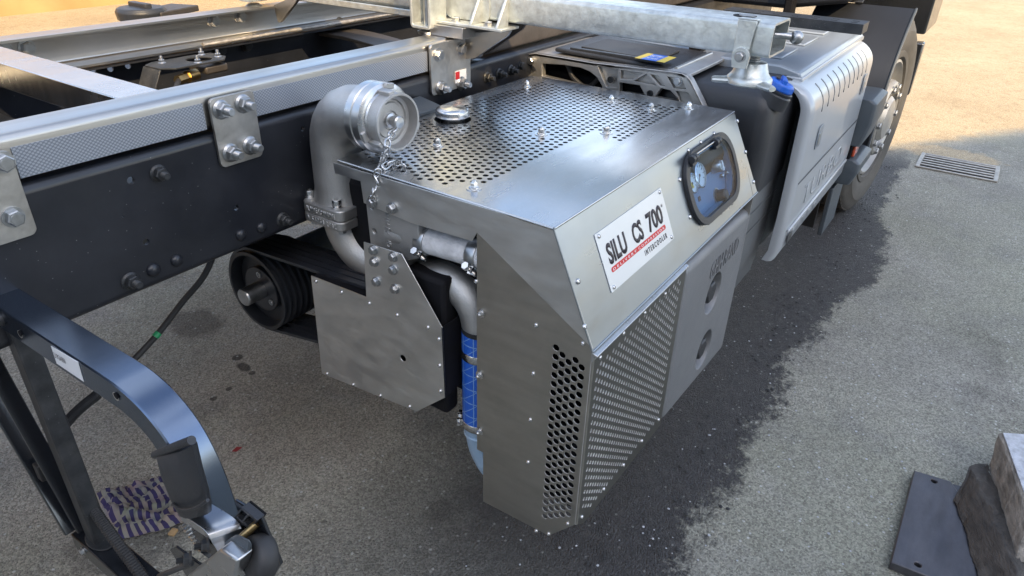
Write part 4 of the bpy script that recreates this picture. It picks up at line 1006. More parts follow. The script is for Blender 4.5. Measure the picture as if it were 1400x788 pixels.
# base plate with gussets on the near rail
y0, y1 = 1.085, 1.30
b = MB(); b.box((bx0-.055, y0, 1.180), (bx0+.03, y1+.04, 1.188)); b.build('base_plate', 'galv', bm_, .002)
for yy in (1.100, 1.185):
    MB().prism([(bx0-.052, yy, 1.188), (bx0, yy, 1.188), (bx0, yy, 1.262), (bx0-.006, yy, 1.262)], (0, .007, 0)).build('gusset', 'galv', bm_, .001)
for yy in (1.145, 1.255): inst('bolt', ME['hexh'], bm_, (bx0-.028, yy, 1.188), (0, 0, 1), .72, .4)
b = MB(); b.box((bx0-.07, 1.20, 1.151), (bx0+.05, 1.315, 1.1795)); b.prism([(bx0-.012, 1.285, 1.150), (bx0-.012, 1.085, 1.1795), (bx0-.012, 1.095, 1.165), (bx0-.012, 1.20, 1.095), (bx0-.012, 1.244, 1.085), (bx0-.012, 1.246, 1.15)], (.010, 0, 0)); b.build('weld_bracket', 'rail_steel', bm_, .001)
wp = spline([(bx0-.014, 1.246, 1.15), (bx0-.016, 1.245, 1.12), (bx0-.015, 1.244, 1.085)], 10)
MB().tube(wp, [.005+.002*random.random() for _ in wp], 8).build('weld_seam', 'weld', bm_, 0, 60)
MB().prism([(bx0+.05, 1.23, 1.19), (bx0+.05, 1.08, 1.19), (bx0+.05, 1.09, 1.175), (bx0+.05, 1.20, 1.10), (bx0+.05, 1.23, 1.09)], (.010, 0, 0)).build('weld_bracket', 'brown_dark', bm_)
# channel bracket holding the locking pin, left of the base plate
def cbracket(yc, nm):
    b = MB(); r = .012; xo = bx0-.085
    o = rrect(yc-.036, 1.165, yc+.036, 1.42, r, 4); i_ = rrect(yc-.028, 1.173, yc+.028, 1.41, .006, 4)
    b.sheet(o, [i_], (xo, 0, 0), (0, 1, 0), (0, 0, 1), (.07, 0, 0)); o_ = b.build(nm, 'galv', bm_, .0015)
    return o_
cbracket(1.335, 'pin_bracket')
MB().cyl((bx0-.055, 1.335, 1.155), (bx0-.055, 1.335, 1.43), .009, seg=16).build('locking_pin', 'zinc', bm_)
b = MB(); b.lathe([(.016, 0), (.026, .004), (.028, .012), (.018, .016)], (bx0-.055, 1.335, 1.145), (0, 0, 1), 24); b.build('spring_seat', 'zinc', bm_)
b = MB(); b.sheet(rrect(1.16, 1.19, 1.31, 1.45, .02, 4), [circ(1.285, 1.262, .018, 20)], (bx0-.004, 0, 0), (0, 1, 0), (0, 0, 1), (.004, 0, 0)); b.build('side_plate', 'galv', bm_, .001)
cbracket(2.09, 'pin_bracket')
MB().lathe([(.014, 0), (.028, .006), (.028, .010), (.016, .018)], (bx0-.05, 2.09, 1.140), (0, 0, 1), 24).build('spring_seat', 'zinc', bm_)
# clamping bracket steel under the beam along the far rail
MB().prism([(bx0-.01, 2.04, 1.152), (bx0-.01, 1.90, 1.20), (bx0-.01, 1.93, 1.17), (bx0-.01, 2.02, 1.10), (bx0-.01, 2.03, 1.10)], (.012, 0, 0)).build('weld_bracket', 'rail_steel', bm_)
wp = spline([(bx0-.3, 2.033, 1.066), (bx0-.15, 2.030, 1.066), (bx0, 2.033, 1.066), (bx0+.25, 2.03, 1.066), (bx0+.6, 2.033, 1.066)], 10)
MB().tube(wp, [.004+.004*random.random() for _ in wp], 7).build('weld_seam', 'weld', bm_, 0, 60)
# jack
jk = thing('screw_jack', 'galvanised winged hand nut on a threaded screw under the end of the beam', 'screw jack', (1.70, .455, 1.13))
jx, jy = bx0+.062, .462
zk = 1.128
b = MB()
prof = [(.046, -.004), (.052, .0), (.052, .010), (.047, .015), (.041, .022), (.035, .042), (.033, .046), (.0, .0465)]
b.lathe(prof, (jx, jy, zk), (0, 0, 1), 32, False); hub_ = b.build('hub', 'galv', jk, 0, 50)
for a in (115, 235, 355):
    d2 = V((math.cos(R(a)), math.sin(R(a)), 0)); s2 = V((-d2.y, d2.x, 0)); c = V((jx, jy, zk))
    b = MB(); rings = []
    for t, w_, zt, zb in ((.030, .022, .015, -.004), (.056, .015, .011, -.005), (.078, .012, .010, -.005), (.084, .010, .008, -.003)):
        rings.append([c+d2*t+s2*(w_*math.cos(R(q)))+V((0, 0, (zt+zb)/2+(zt-zb)/2*math.sin(R(q)))) for q in range(0, 360, 30)])
    b.loft(rings); b.build('wing', 'galv', jk, 0, 45)
pr = [(.0125, 0)]; z = .001
while z < .042: pr += [(.0165, z+.001), (.0140, z+.0022), (.0140, z+.0026), (.0165, z+.004)]; z += .0048
b = MB().lathe(pr, (jx, jy, zk+.044), (0, 0, 1), 20, False); b.build('screw_thread', 'zinc', jk, 0, 25)
# clevis on the beam side with bolt
b = MB(); yk = jy+.006
b.prism([(bx0-.004, yk-.020, bz1+.003), (bx0-.004, yk+.022, bz1+.003), (bx0-.004, yk+.022, bz0+.008), (bx0-.004, yk-.014, bz0+.008)], (-.005, 0, 0))
b.prism([(bx0+.02, yk-.020, bz1+.001), (bx0+.02, yk+.022, bz1+.001), (bx0-.009, yk+.022, bz1+.003), (bx0-.009, yk-.020, bz1+.003)], (0, 0, .004)); b.build('clevis', 'galv', jk, .0012)
b = MB(); pts = [(yk+.020*math.cos(R(a))+0, 1.196+.020*math.sin(R(a))) for a in range(0, 181, 15)]+[(yk-.017, 1.172), (yk+.015, 1.172)]
b.sheet([(y, z) for y, z in pts], [], (bx0-.010, 0, 0), (0, 1, 0), (0, 0, 1), (-.010, 0, 0)); b.build('eye_plate', 'galv', jk, .002)
inst('bolt', ME['hexh'], jk, (bx0-.020, yk, 1.197), (-1, 0, 0), .66, .3)
b = MB(); b.cyl((bx1-.05, .43, 1.235), (bx1-.03, .392, 1.232), .007, seg=14); lev = b
b.build('lever', 'zinc', jk)
import mathutils
sp_ = MB(); rr = .0150; c = V((bx1-.026, .385, 1.231)); sp_.lathe([(0, -rr)]+[(rr*math.sin(R(a)), -rr*math.cos(R(a))) for a in range(15, 180, 15)]+[(0, rr)], c, (0, -1, 0), 24, False); sp_.build('ball_grip', 'zinc', jk, 0, 60)

# ================================================================== CAST BATTERY BRACKET
br = thing('battery_bracket', 'cast grey lattice bracket carrying a black lid with blue and yellow sticker', 'battery box', (2.0, 1.0, .9))
xb_ = 1.945
def BX(*pts): return [(-(P('x', xb_, x, y).y), P('x', xb_, x, y).z) for x, y in pts]
out_ = BX((709.5, 84), (714, 77), (722, 74), (732, 73), (770, 79), (811, 86), (870, 92.5), (921, 98.5), (932, 100.5), (939, 104), (944, 110), (952, 127), (963, 148))+[(-.62, .93), (-1.30, .93)]+BX((708, 112))
arch = BX((741, 87), (770, 89), (794, 93), (806, 98), (816, 106), (823, 118), (826, 128))+[(-1.18, .955)]
arch = BX((741, 87), (770, 89), (794, 93), (806, 98), (816, 106), (823, 118))+[tuple(BX((823, 124))[0]), tuple(BX((741, 104))[0])]
low1 = BX((847, 113), (874.5, 117), (882, 131), (847, 126)); low2 = BX((904, 121), (916, 124), (923, 131), (928, 139), (895, 133))
pockets = [BX((817, 90), (845, 95), (843, 120), (829, 119), (824, 108)), BX((848.5, 96), (878, 100.5), (865, 109), (848, 108)), BX((867.5, 111), (884, 101.5), (897, 117)),
           BX((889, 102), (900, 104), (909, 118), (902, 117.5)), BX((912, 105), (930, 108), (938, 122), (921, 121)), BX((924, 125), (940, 127), (948, 141), (930, 141)), BX((714, 92), (726, 88), (733, 96), (722, 104), (714, 104))]
b = MB().sheet(out_, [arch, low1, low2]+pockets, (xb_, 0, 0), (0, -1, 0), (0, 0, 1), (.014, 0, 0)); b.build('lattice_frame', 'cast_alu', br, .0015)
b = MB().sheet([(x_*1, z-.0015) for x_, z in out_], [arch, low1, low2], (xb_+.0145, 0, 0), (0, -1, 0), (0, 0, 1), (.008, 0, 0)); b.build('web_plate', 'cast_alu', br)
for x, y in ((927, 111), (726, 83)): p = P('x', xb_, x, y); inst('bolt', ME['hexh'], br, p, (-1, 0, 0), .72)
for x, y in ((835, 109), (889, 128)): p = P('x', xb_, x, y); MB().lathe([(.010, 0), (.010, .004), (.006, .004), (.006, -.004)], p, (-1, 0, 0), 16).build('bolt_boss', 'dusty_black', br)
# side cheeks running back
tp = [P('x', xb_, x, y) for x, y in ((709.5, 84), (714, 77), (722, 74), (732, 73), (770, 79), (811, 86), (870, 92.5), (921, 98.5), (932, 100.5), (939, 104), (944, 110), (963, 148))]
b = MB(); 
rings = [[p+V((.0, 0, 0)), p+V((.38, 0, .0)), p+V((.38, 0, -.010)), p+V((.0, 0, -.010))] for p in tp]
b.loft(rings[:10]); b.loft([[q if i in (0, 3) else q-V((.35, 0, 0)) for i, q in enumerate(r_)] for r_ in rings[9:]]); b.build('rim_cheek', 'cast_alu', br, .002)
tz = 1.0665
cv = [P('z', tz, x, y) for x, y in ((809, 74), (926, 92), (957, 78), (850, 63))]
MB().prism([V((1.975, 1.17, 1.060)), V((1.975, .775, 1.052)), V((2.28, .775, 1.052)), V((2.28, 1.17, 1.060))], (0, 0, .014)).build('lid', 'black_plastic', br, .006)
MB().prism([V((2.02, 1.10, 1.074)), V((2.02, .84, 1.068)), V((2.20, .84, 1.068)), V((2.20, 1.10, 1.074))], (0, 0, .006)).build('lid_ridge', 'rubber', br, .003)
MB().box((1.985, .81, 1.068), (2.0, 1.12, 1.079)).build('lid_rib', 'black_plastic', br, .002)
s0, s1, s2_, s3 = [P('z', 1.082, x, y) for x, y in ((867.6, 79.5), (885.4, 73.2), (924.5, 79), (908, 86))]; print('sticker', s0, s1, s2_, s3)
def lerp2(a, c_): return s0.lerp(s3, a).lerp(s1.lerp(s2_, a), c_)
for a, c_, m_ in ((0, .22, 'yellow'), (.22, .74, 'blue'), (.74, 1, 'yellow')):
    MB().prism([lerp2(a, 0), lerp2(c_, 0), lerp2(c_, 1), lerp2(a, 1)], (0, 0, .0008)).build('sticker', m_, br)
text('sticker_print', 'BATTERY', lerp2(.28, .55)+V((0, 0, .001)), s3-s0, s1-s0, (s1-s0).length*.26, (s3-s0).length*.40, 'white', br, 0, 0, (0, 0, 1))
text('sticker_print', '24V MASTER', lerp2(.28, .18)+V((0, 0, .001)), s3-s0, s1-s0, (s1-s0).length*.20, (s3-s0).length*.38, 'white', br, 0, 0, (0, 0, 1))
b = MB(); b.tube([(1.99, .765, 1.062), (2.12, .762, 1.064), (2.27, .762, 1.064)], .006, 12); b.build('grab_bar', 'rail_steel', br)
# batteries in the dark below
for k in range(2): MB().box((1.99, 1.20-.27*k, .70), (2.28, 1.20-.27*k-.25, 1.0)).build('battery', 'deep_black', br, .01)
MB().tube(spline([(1.975, 1.12, 1.03), (1.97, 1.09, .99), (1.98, 1.04, .97), (1.97, .99, 1.02)]), .008, 10).build('cable', 'rubber', br)

# ================================================================== ADBLUE STYLE TANK
ta = thing('fluid_tank', 'grained black fluid tank with bright blue filler cap behind the compressor', 'tank', (2.12, .62, .4))
def tankpart(name, m, z0, z1, inset, x0=1.978, x1=2.33, ya=.468, yb=.82, bev=.04, top=None):
    b = MB(); r = .045
    rings = []
    for z, k in ((z0, inset), (z0+.02, inset*.5), ((z0+z1)/2, 0), (z1-.05 if top else z1-.01, 0))+(((z1-.022, .010), (z1-.006, .028), (z1, .055)) if top else ((z1, .002),)):
        rings.append([V((x, y, z)) for x, y in rrect(x0+k, ya+k, x1-k, yb-k, r, 5)])
    b.loft(rings); return b.build(name, m, ta, 0, 50)
tankpart('upper_body', 'black_plastic', .735, 1.035, .002, top=True)
tankpart('lower_body', 'grey_body', .355, .734, .03, x0=1.985, x1=2.31, ya=.478)
MB().lathe([(.001, 0), (.05, 0), (.05, .01)], (2.0, .6, .7), (0, 0, 1), 8).v
cpx = P('z', 1.05, 1063, 116); print('cap', cpx)
pcap = V((cpx.x, cpx.y, 1.022))
ax_ = V((.12, -.35, 1)).normalized()
b = MB(); b.lathe([(.046, -.03), (.044, .004), (.040, .008), (.042, .012), (.042, .016), (.038, .018)], pcap, ax_, 28); b.build('neck', 'black_plastic', ta, 0, 40)
b = MB(); b.lathe([(.036, .017), (.039, .020), (.038, .034), (.032, .040), (0, .041)], pcap, ax_, 10, False); 
u, v2 = perp(ax_); b.obox(pcap+ax_*.043, u*.032, v2*.007, ax_*.007); b.build('filler_cap', 'blue', ta, .002)
MB().obox(pcap+ax_*.0445-v2*.018, u*.013, v2*.006, ax_*.001).build('cap_marking', 'ink', ta)
for z in (.60, .665): MB().box((2.0, .4745, z), (2.29, .4765, z+.004)).build('moulded_rib', 'grey_body', ta)

# ================================================================== TOOL BOX WITH SILVER FAIRING
tb = thing('side_fairing', 'silver side fairing panel and pale ribbed cover around a storage box ahead of the wheel', 'side fairing', (2.7, .7, .4))
fx0_, fx1_ = 2.19, 3.145
# outer skin: profile in (y, z), rounded shoulder at the top
def skin(x0, x1, prof, th, name, m, bev=.002, ang=40):
    rings = []
    n = len(prof); inner = []
    for i, (y, z) in enumerate(prof):
        y0, z0 = prof[max(i-1, 0)]; y1, z1 = prof[min(i+1, n-1)]; t = V((0, y1-y0, z1-z0)).normalized(); inner.append((y+t.z*th, z-t.y*th))
    sec = prof+inner[::-1]
    return MB().prism([(x0, y, z) for y, z in sec], (x1-x0, 0, 0)).build(name, m, tb, bev, ang)
shoulder = [(.402+.105-.105*math.cos(R(a)), .945+.085*math.sin(R(a))) for a in range(0, 81, 10)]
prof = [(.418, .452), (.404, .49), (.400, .60), (.400, .62)]+[(.401, .80)]+shoulder
skin(fx0_+.03, fx1_, prof, .012, 'panel', 'fairing')
# rolled front edge of the skin
b = MB(); pts = [V((fx0_+.03, y, z)) for y, z in prof]
b.loft([[p, p+V((-.024, .004, 0)), p+V((-.032, .016, -.001)), p+V((-.030, .034, -.001)), p+V((-.022, .034, 0)), p+V((-.018, .014, 0)), p+V((0, .010, 0))] for p in pts]); b.build('panel_edge', 'fairing', tb, 0, 50)
# slots along the shoulder
for k in range(10):
    xs = fx0_+.13+k*.078
    sl_ = [(y-.0001, z+.0001) for y, z in shoulder[1:6]]
    MB().tube([V((xs, y, z)) for y, z in [(.4010, .93)]+sl_], .0012, 6).build('shoulder_slot', 'dusty_black', tb)
    MB().tube([V((xs+.009, y+.0005, z)) for y, z in [(.4012, .93)]+sl_], .0010, 6).build('shoulder_rib', 'fairing', tb)
MB().box((fx0_+.028, .3975, .7215), (fx1_-.02, .3992, .7245)).build('seam', 'dusty_black', tb)
MB().box((fx0_+.04, .394, .548), (fx1_-.03, .402, .560)).build('raised_bead', 'fairing', tb, .003)
MB().box((fx0_+.06, .3975, .50), (fx0_+.12, .3995, .53)).build('pad', 'dusty_black', tb, .004)
for a, z in ((.16, .80), (.86, .845)):
    xs = fx0_+.955*a; h = MB().sheet(rrect(xs, z, xs+.065, z+.075, .012), [], (0, .3998, 0), (1, 0, 0), (0, 0, 1), (0, -.0022, 0)).build('latch', 'fairing_top', tb, .001)
    MB().box((xs+.015, .3955, z+.010), (xs+.045, .3974, z+.050)).build('latch_tongue', 'zinc', h, .002)
text('raised_lettering', 'TURBO', (fx0_+.16, .3995, .60), (1, 0, 0), (0, 0, 1), .075, .58, 'fairing', tb, .0010, -.016, (0, -1, 0))
text('raised_lettering', 'HYPR', (fx0_+.14, .4030, .500), (1, 0, 0), (0, 0, 1), .034, .36, 'fairing', tb, .0008, -.016, (0, -1, 0))
# box behind the skin
MB().prism([(fx0_+.14, y, z) for y, z in [(.47, .50), (.47, .98), (.485, 1.015), (.52, 1.03), (1.18, 1.03), (1.18, .42), (.50, .42)]], (.78, 0, 0)).build('storage_box', 'grey_body', tb, .02)
p = P('x', fx0_+.138, 1073, 167)
MB().box((fx0_+.10, .475, .80), (fx0_+.138, .53, .90)).build('box_latch', 'deep_black', tb, .006)
for z in (.79, .93): inst('rivet', ME['dome'], tb, (fx0_+.139, .50, z), (-1, 0, 0), .5)
# pale ribbed cover
tx0, tx1, ty0, ty1 = 2.255, 3.20, .478, 1.20; ztp = 1.052
prc = [(ty0-.012, ztp-.022), (ty0, ztp-.004), (ty0+.06, ztp+.010), (ty0+.075, ztp+.010), (ty1-.03, ztp+.010), (ty1, ztp-.006), (ty1, ztp-.024)]
MB().prism([(tx0, y, z) for y, z in prc], (tx1-tx0, 0, 0)).build('top_cover', 'fairing_top', tb, .006)
for xs in (2.34, 2.62, 2.90): MB().prism([(xs, ty0+.08, ztp+.0095), (xs+.20, ty0+.08, ztp+.0095), (xs+.19, ty1-.04, ztp+.0095), (xs+.01, ty1-.04, ztp+.0095)], (0, 0, .008)).build('cover_rib', 'fairing_top', tb, .004)
MB().tube([V((3.02+.10*math.cos(R(a)), .92+.16*math.sin(R(a)), ztp+.012)) for a in range(0, 361, 12)], .006, 8, False).build('cover_rib', 'fairing_top', tb, 0, 60)
MB().prism([(tx0-.004, ty0-.014, ztp-.018), (tx1, ty0-.014, ztp-.018), (tx1, ty0-.014, ztp-.034), (tx0-.004, ty0-.014, ztp-.034)], (0, .05, 0)).build('cover_lip', 'fairing', tb, .003)
# black step plate above
sp0, sp1, sp2, sp3 = [P('z', 1.20, x, y) for x, y in ((1010, 16), (1181, 34), (1186, 25), (1025, 7))]; print('step', sp0, sp1, sp2, sp3)
stp = thing('step_plate', 'narrow dusty black step plate with slots above the pale cover', 'step', (3.0, .8, 1.18))
xs = sp1.x
hl = [rrect(-(sp1.y+.03+k*.055)-.010, .02+.03*j, -(sp1.y+.03+k*.055)+.010, .028+.03*j, .003, 3) for k in range(11) for j in (0, 1)]
b = MB().sheet([(-sp0.y-.05, 0), (-sp1.y, 0), (-sp1.y, .085), (-sp0.y-.05, .085)], hl, (xs, 0, 1.20), (0, -1, 0), (1, 0, 0), (0, 0, -.003))
b.build('tread', 'dusty_black', stp)
b = MB(); b.box((xs, sp1.y, 1.172), (xs+.003, sp0.y+.05, 1.197)); b.box((xs+.003, sp1.y, 1.172), (xs+.085, sp1.y+.003, 1.197)); b.build('edge', 'dusty_black', stp, .001)
MB().box((xs+.02, .8, 1.06), (xs+.07, .84, 1.171)).build('post', 'deep_black', stp)

# ================================================================== FRONT WHEEL, GUARDS AND CAB UNDERSIDE
wl = thing('front_wheel', 'large dusty front truck wheel with silver rim beside the silver fairing', 'wheel', (4.13, .53, 0))
wr = .505; wa = V((-math.sin(R(4.5)), -math.cos(R(4.5)), 0)); wc_ = V((4.13, .555, wr))
tw = .16
prof = [(.30, tw-.035), (.315, tw-.008), (.34, tw-.006), (.345, tw-.012), (.39, tw+.004), (.44, tw+.002), (.465, tw-.012), (.48, tw-.016), (.497, tw-.026), (wr, tw-.036)]
x_ = tw-.036; g_ = []
for y_ in (.085, .03, -.03, -.085): g_ += [(wr, y_+.007), (wr-.012, y_+.005), (wr-.012, y_-.005), (wr, y_-.007)]
prof += g_+[(wr, -tw+.036), (.48, -tw+.016), (.40, -tw), (.30, -tw+.03)]
ty = MB().lathe(prof, wc_, wa, 96, False).build('tyre', 'tyre', wl, 0, 25)
b = MB()
for k in range(72):
    a = 2*math.pi*k/72; u, v2 = perp(wa); d2 = u*math.cos(a)+v2*math.sin(a); t2 = wa.cross(d2)
    b.obox(wc_+d2*(wr-.004)+wa*(tw-.045), wa*.014, t2*.012, d2*.006); b.obox(wc_+d2*(wr-.004)-wa*(tw-.045), wa*.014, t2*.012, d2*.006)
tb_ = b.build('tread_block', 'tyre', wl); tb_['kind'] = 'stuff'
rprof = [(.302, tw-.034), (.300, tw-.018), (.288, tw-.014), (.280, tw-.030), (.262, tw-.060), (.225, tw-.085), (.205, tw-.060), (.198, tw-.012), (.190, tw+.004), (.178, tw+.010), (.165, tw+.004), (.155, tw-.02), (.12, tw-.06), (.118, tw+.0), (.10, tw+.018), (.0, tw+.024)]
rm = MB().lathe(rprof, wc_, wa, 72, False).build('rim', 'rim', wl, 0, 30)
u, v2 = perp(wa)
for k in range(10):
    a = 2*math.pi*k/10; d2 = u*math.cos(a)+v2*math.sin(a)
    inst('wheel_nut', ME['hexh'], rm, wc_+d2*.1675+wa*(tw+.006), wa, 1.1)
for k in range(10):
    a = 2*math.pi*(k+.5)/10; d2 = u*math.cos(a)+v2*math.sin(a); t2 = wa.cross(d2)
    MB().lathe([(.021, -.002), (.021, .002)], wc_+d2*.243+wa*(tw-.071), (wa*.55+d2*.5).normalized(), 18).build('hand_hole', 'deep_black', rm)
# raised wording round the sidewall
def arc_text(s, r0, h, a0, da):
    for i, ch_ in enumerate(s):
        a = R(a0+da*i); d2 = V((0, 0, 1)); 
        d2 = (V((-1, 0, 0))*math.sin(a)+V((0, 0, 1))*math.cos(a)); d2 = (d2-wa*d2.dot(wa)).normalized(); t2 = d2.cross(wa)*-1
        if ch_ != ' ': text('sidewall_letter', ch_, wc_+d2*r0+wa*(tw+.001)-t2*h*.3, t2, d2, h, h*.6, 'rubber', ty, .001, .0, wa)
arc_text('PROFUSION', .385, .045, -8, 7.5)
mg = thing('mudguard', 'dark plastic mudguard arch wrapping the rear of the front wheel', 'mudguard', (3.6, .6, .6))
def arcg(r, a0, a1, ya, yb, th, name, m, cx=4.13, cz=.52, bev=.003):
    b = MB(); rings = []
    for i in range(17):
        a = R(a0+(a1-a0)*i/16); d2 = V((math.cos(a), 0, math.sin(a))); c = V((cx, 0, cz))
        rings.append([c+d2*r+V((0, ya, 0)), c+d2*(r+th)+V((0, ya, 0)), c+d2*(r+th)+V((0, yb, 0)), c+d2*r+V((0, yb, 0))])
    return b.loft(rings).build(name, m, mg, bev, 40)
arcg(.622, 117, 186, .375, .80, .006, 'guard_sheet', 'guard_plastic'); arcg(.612, 117, 186, .366, .376, .022, 'edge_lip', 'grey_plastic')
arcg(.635, 60, 118, .60, .86, .008, 'upper_guard', 'guard_plastic')
b = MB(); b.box((3.42, .50, .10), (3.432, .82, .40)); b.build('mud_flap', 'rubber', mg, .002)
lb = thing('lower_trim', 'two dark plastic trim blocks with an orange side marker between fairing and wheel', 'trim', (3.3, .45, .4))
def blk(z0, z1, x1, nm):
    b = MB(); b.loft([[V((x, y, z)) for x, y in rrect(3.155, ya, xe, .62, .02, 3)] for z, ya, xe in ((z0, .365, x1), ((z0+z1)/2, .345, x1+.012), (z1-.015, .345, x1+.01), (z1, .365, x1-.02))]); return b.build(nm, 'grey_plastic', lb, .006, 40)
k1 = P('y', .375, 1210, 131); k2 = P('y', .375, 1207, 173); k3 = P('y', .375, 1201, 205); k4 = P('y', .375, 1151, 246); k5 = P('y', .375, 1172, 140); print('blk', k1, k2, k3, k4, k5)
blk(.605, .80, 3.44, 'upper_block'); blk(.435, .545, 3.44, 'lower_block')
MB().box((3.16, .392, .547), (3.36, .55, .603)).build('recess', 'deep_black', lb); MB().box((3.18, .380, .552), (3.27, .3915, .598)).build('side_marker', 'orange', lb, .004)
MB().box((3.158, .42, .18), (3.41, .44, .405)).build('lower_flap', 'grey_plastic', lb, .004)
cb = thing('cab_underside', 'dark fender, step and machinery of the truck cab above the front wheel', 'truck cab', (4.3, 1, 1.2))
b = MB(); b.prism([(3.62, y, z) for y, z in [(.62, 1.10), (.60, 1.30), (.62, 1.9), (1.6, 1.9), (1.6, 1.05), (.9, 1.05)]], (.9, 0, 0)); b.build('fender_liner', 'guard_plastic', cb, .02)
MB().box((3.56, .85, 1.02), (3.64, .89, 1.7)).build('cab_mount', 'deep_black', cb, .008)
for k in range(3): MB().tube(spline([(3.50, 1.3+.12*k, 1.12), (3.45, 1.15+.12*k, 1.3), (3.52, 1.0+.1*k, 1.5), (3.6, .95, 1.8)]), .018, 10).build('hose', 'rubber', cb)
e1_ = P('y', .385, 1272, 48); e2_ = P('y', .385, 1288, 0); e3_ = P('y', .385, 1243, 52)
MB().box((4.82, .385, .84), (5.35, .80, 1.75)).build('entry_step', 'gloss_black', cb, .01)
MB().box((4.78, .37, .50), (4.86, .60, .80)).build('bumper_end', 'gloss_black', cb, .01)

# ================================================================== SIDE GUARD ARM IN THE LEFT FOREGROUND
ga = thing('side_guard_arm', 'glossy black bent side guard arm with white number sticker and spring clamp at its end', 'side guard', (.35, 1.1, .9))
xa0, xa1 = .329, .380
cen = spline([(1.36, .900), (1.15, .900), (.92, .900), (.862, .896), (.806, .877), (.760, .838), (.732, .785), (.720, .72), (.716, .64), (.716, .58)], 5) if False else None
ctl = [(1.40, .900), (1.20, .900), (1.0, .900), (.900, .900), (.852, .897), (.806, .883), (.768, .856), (.743, .818), (.727, .768), (.719, .71), (.716, .64)]
cc_ = spline([(0, y, z) for y, z in ctl], 5)
b = MB(); rings = []; th_ = .046
n = len(cc_)
for i, p in enumerate(cc_):
    t = (cc_[min(i+1, n-1)]-cc_[max(i-1, 0)]).normalized(); nn = V((0, t.z, -t.y))      # towards the inside of the bend
    if nn.z > 0 and i < 5: nn = -nn
    nn = V((0, -t.z, t.y)) if V((0, -t.z, t.y)).dot(V((0, .6, -1))) > 0 else V((0, t.z, -t.y))
    q = p+nn*th_
    def c4(x, base): return V((x, base.y, base.z))
    r_ = .0022
    rings.append([V((xa0+r_, p.y, p.z)), V((xa1-r_, p.y, p.z)), V((xa1, p.y, p.z))+nn*r_, V((xa1, q.y, q.z)), V((xa0, q.y, q.z)), V((xa0, p.y, p.z))+nn*r_])
b.loft(rings); b.build('bent_bar', 'arm_black', ga, 0, 30)
for x, y in ((28, 457), (159, 542)):
    p = P('x', xa0-.0005, x, y); MB().lathe([(.007, 0), (.007, .001)], p, (-1, 0, 0), 16).build('drilled_hole', 'drain', ga)
    MB().lathe([(.0052, 0), (.0052, .0016)], p+V((0, -.002, .002)), (-1, 0, 0), 16).build('drilled_hole', 'deep_black', ga)
sk = [P('x', xa0-.0006, *q) for q in ((70, 473), (107, 495), (115, 522), (78, 497))]
so = MB().prism(sk, (-.0006, 0, 0)).build('sticker', 'white', ga)
text('sticker_print', '219GA859', sk[3].lerp(sk[0], .40)+V((-.0009, -.003, 0)), sk[1]-sk[0], V((0, 0, 1)),   .010, .034, 'ink', so, 0, 0, (-1, 0, 0))
MB().lathe([(.012, 0), (.012, .004), (.008, .006)], P('x', xa0, 1, 436), (-1, 0, 0), 18).build('bolt', 'dusty_black', ga)
# struts and lower bar
b = MB(); b.box((.338, 1.225, .30), (.372, 1.262, .853)); b.build('strut', 'dusty_black', ga, .004)
b = MB(); b.bar((.335, 1.50, .75), (.335, 1.30, .32), .012, .040, (1, 0, 0)); b.bar((.325, 1.36, .80), (.345, 1.275, .33), .030, .010, (0, 1, 0)); b.build('brace', 'gloss_black', ga, .002)
b = MB(); b.box((.322, 1.325, .45), (.345, 1.345, .49)); b.build('cable_clip', 'rubber', ga, .002)
b = MB(); b.sheet(rrect(-1.30, .325, -.80, .375, .006, 3), [], (0, 0, .318), (0, 1, 0), (1, 0, 0), (0, 0, -.006)).v
b = MB(); b.prism([(.325, 1.30, .316), (.378, 1.30, .316), (.378, .80, .316), (.325, .80, .316)], (0, 0, -.005)); b.prism([(.325, 1.30, .316), (.325, .80, .316), (.325, .80, .27), (.325, 1.30, .27)], (.005, 0, 0)); b.build('lower_rail', 'gloss_black', ga, .002)
b = MB(); b.prism([(x, y, .3175) for x, y in circ(.3535, 1.235, .0245, 20, .040)], (0, 0, .003)); b.build('strut_foot', 'dusty_black', ga, .001)
for y in (1.26, 1.14, .95): inst('bolt', ME['hexh'], ga, (.3245, y, .294), (-1, 0, 0), .45)
# clamp: black moulded lever, cast fork, spring, roller between side cheeks
cl = thing('spring_clamp', 'alloy spring clamp with black lever handle and rubber roller on the bent arm', 'clamp', (.33, .68, .7))
def XP(x, y, xx): return P('x', xx, x, y)
hp = [((213, 618), (262, 600), .318), ((217, 630), (268, 606), .306), ((222, 650), (276, 640), .304), ((232, 675), (285, 672), .306), ((240, 692), (288, 690), .309), ((250, 708), (288, 700), .314)]
b = MB(); rings = []
dn = V((-.75, -.45, .35)).normalized()
for (l_, r2_, xx) in hp:
    a = XP(*l_, xx); c = XP(*r2_, xx+.006); m_ = (a+c)/2; hw = (c-a)/2; rings.append([m_+hw*math.cos(R(t))*(1.0)+dn*.011*(abs(math.sin(R(t)))**.6)*(1 if math.sin(R(t)) > 0 else -1) for t in range(0, 360, 20)])
b.loft(rings); b.build('lever', 'black_plastic', cl, 0, 60)
MB().tube(spline([XP(236, 690, .300), XP(250, 697, .297), XP(268, 694, .297), XP(284, 684, .300)]), .0022, 8).build('lever_rib', 'black_plastic', cl, 0, 60)
MB().tube(spline([XP(212, 622, .314), XP(236, 612, .304), XP(262, 602, .306)]), .0055, 10).build('lever_lip', 'black_plastic', cl, 0, 60)
pv = [XP(x, y, .318) for x, y in ((250, 712), (285, 697), (300, 712), (268, 726))]
lk = MB()
q0 = XP(268, 700, .325); q1 = XP(302, 722, .325); q2 = XP(318, 745, .330)
sd = V((.9, -.35, -.1)).normalized()*.020
path = spline([q0, q1, XP(312, 734, .328), q2], 5)
rings = []
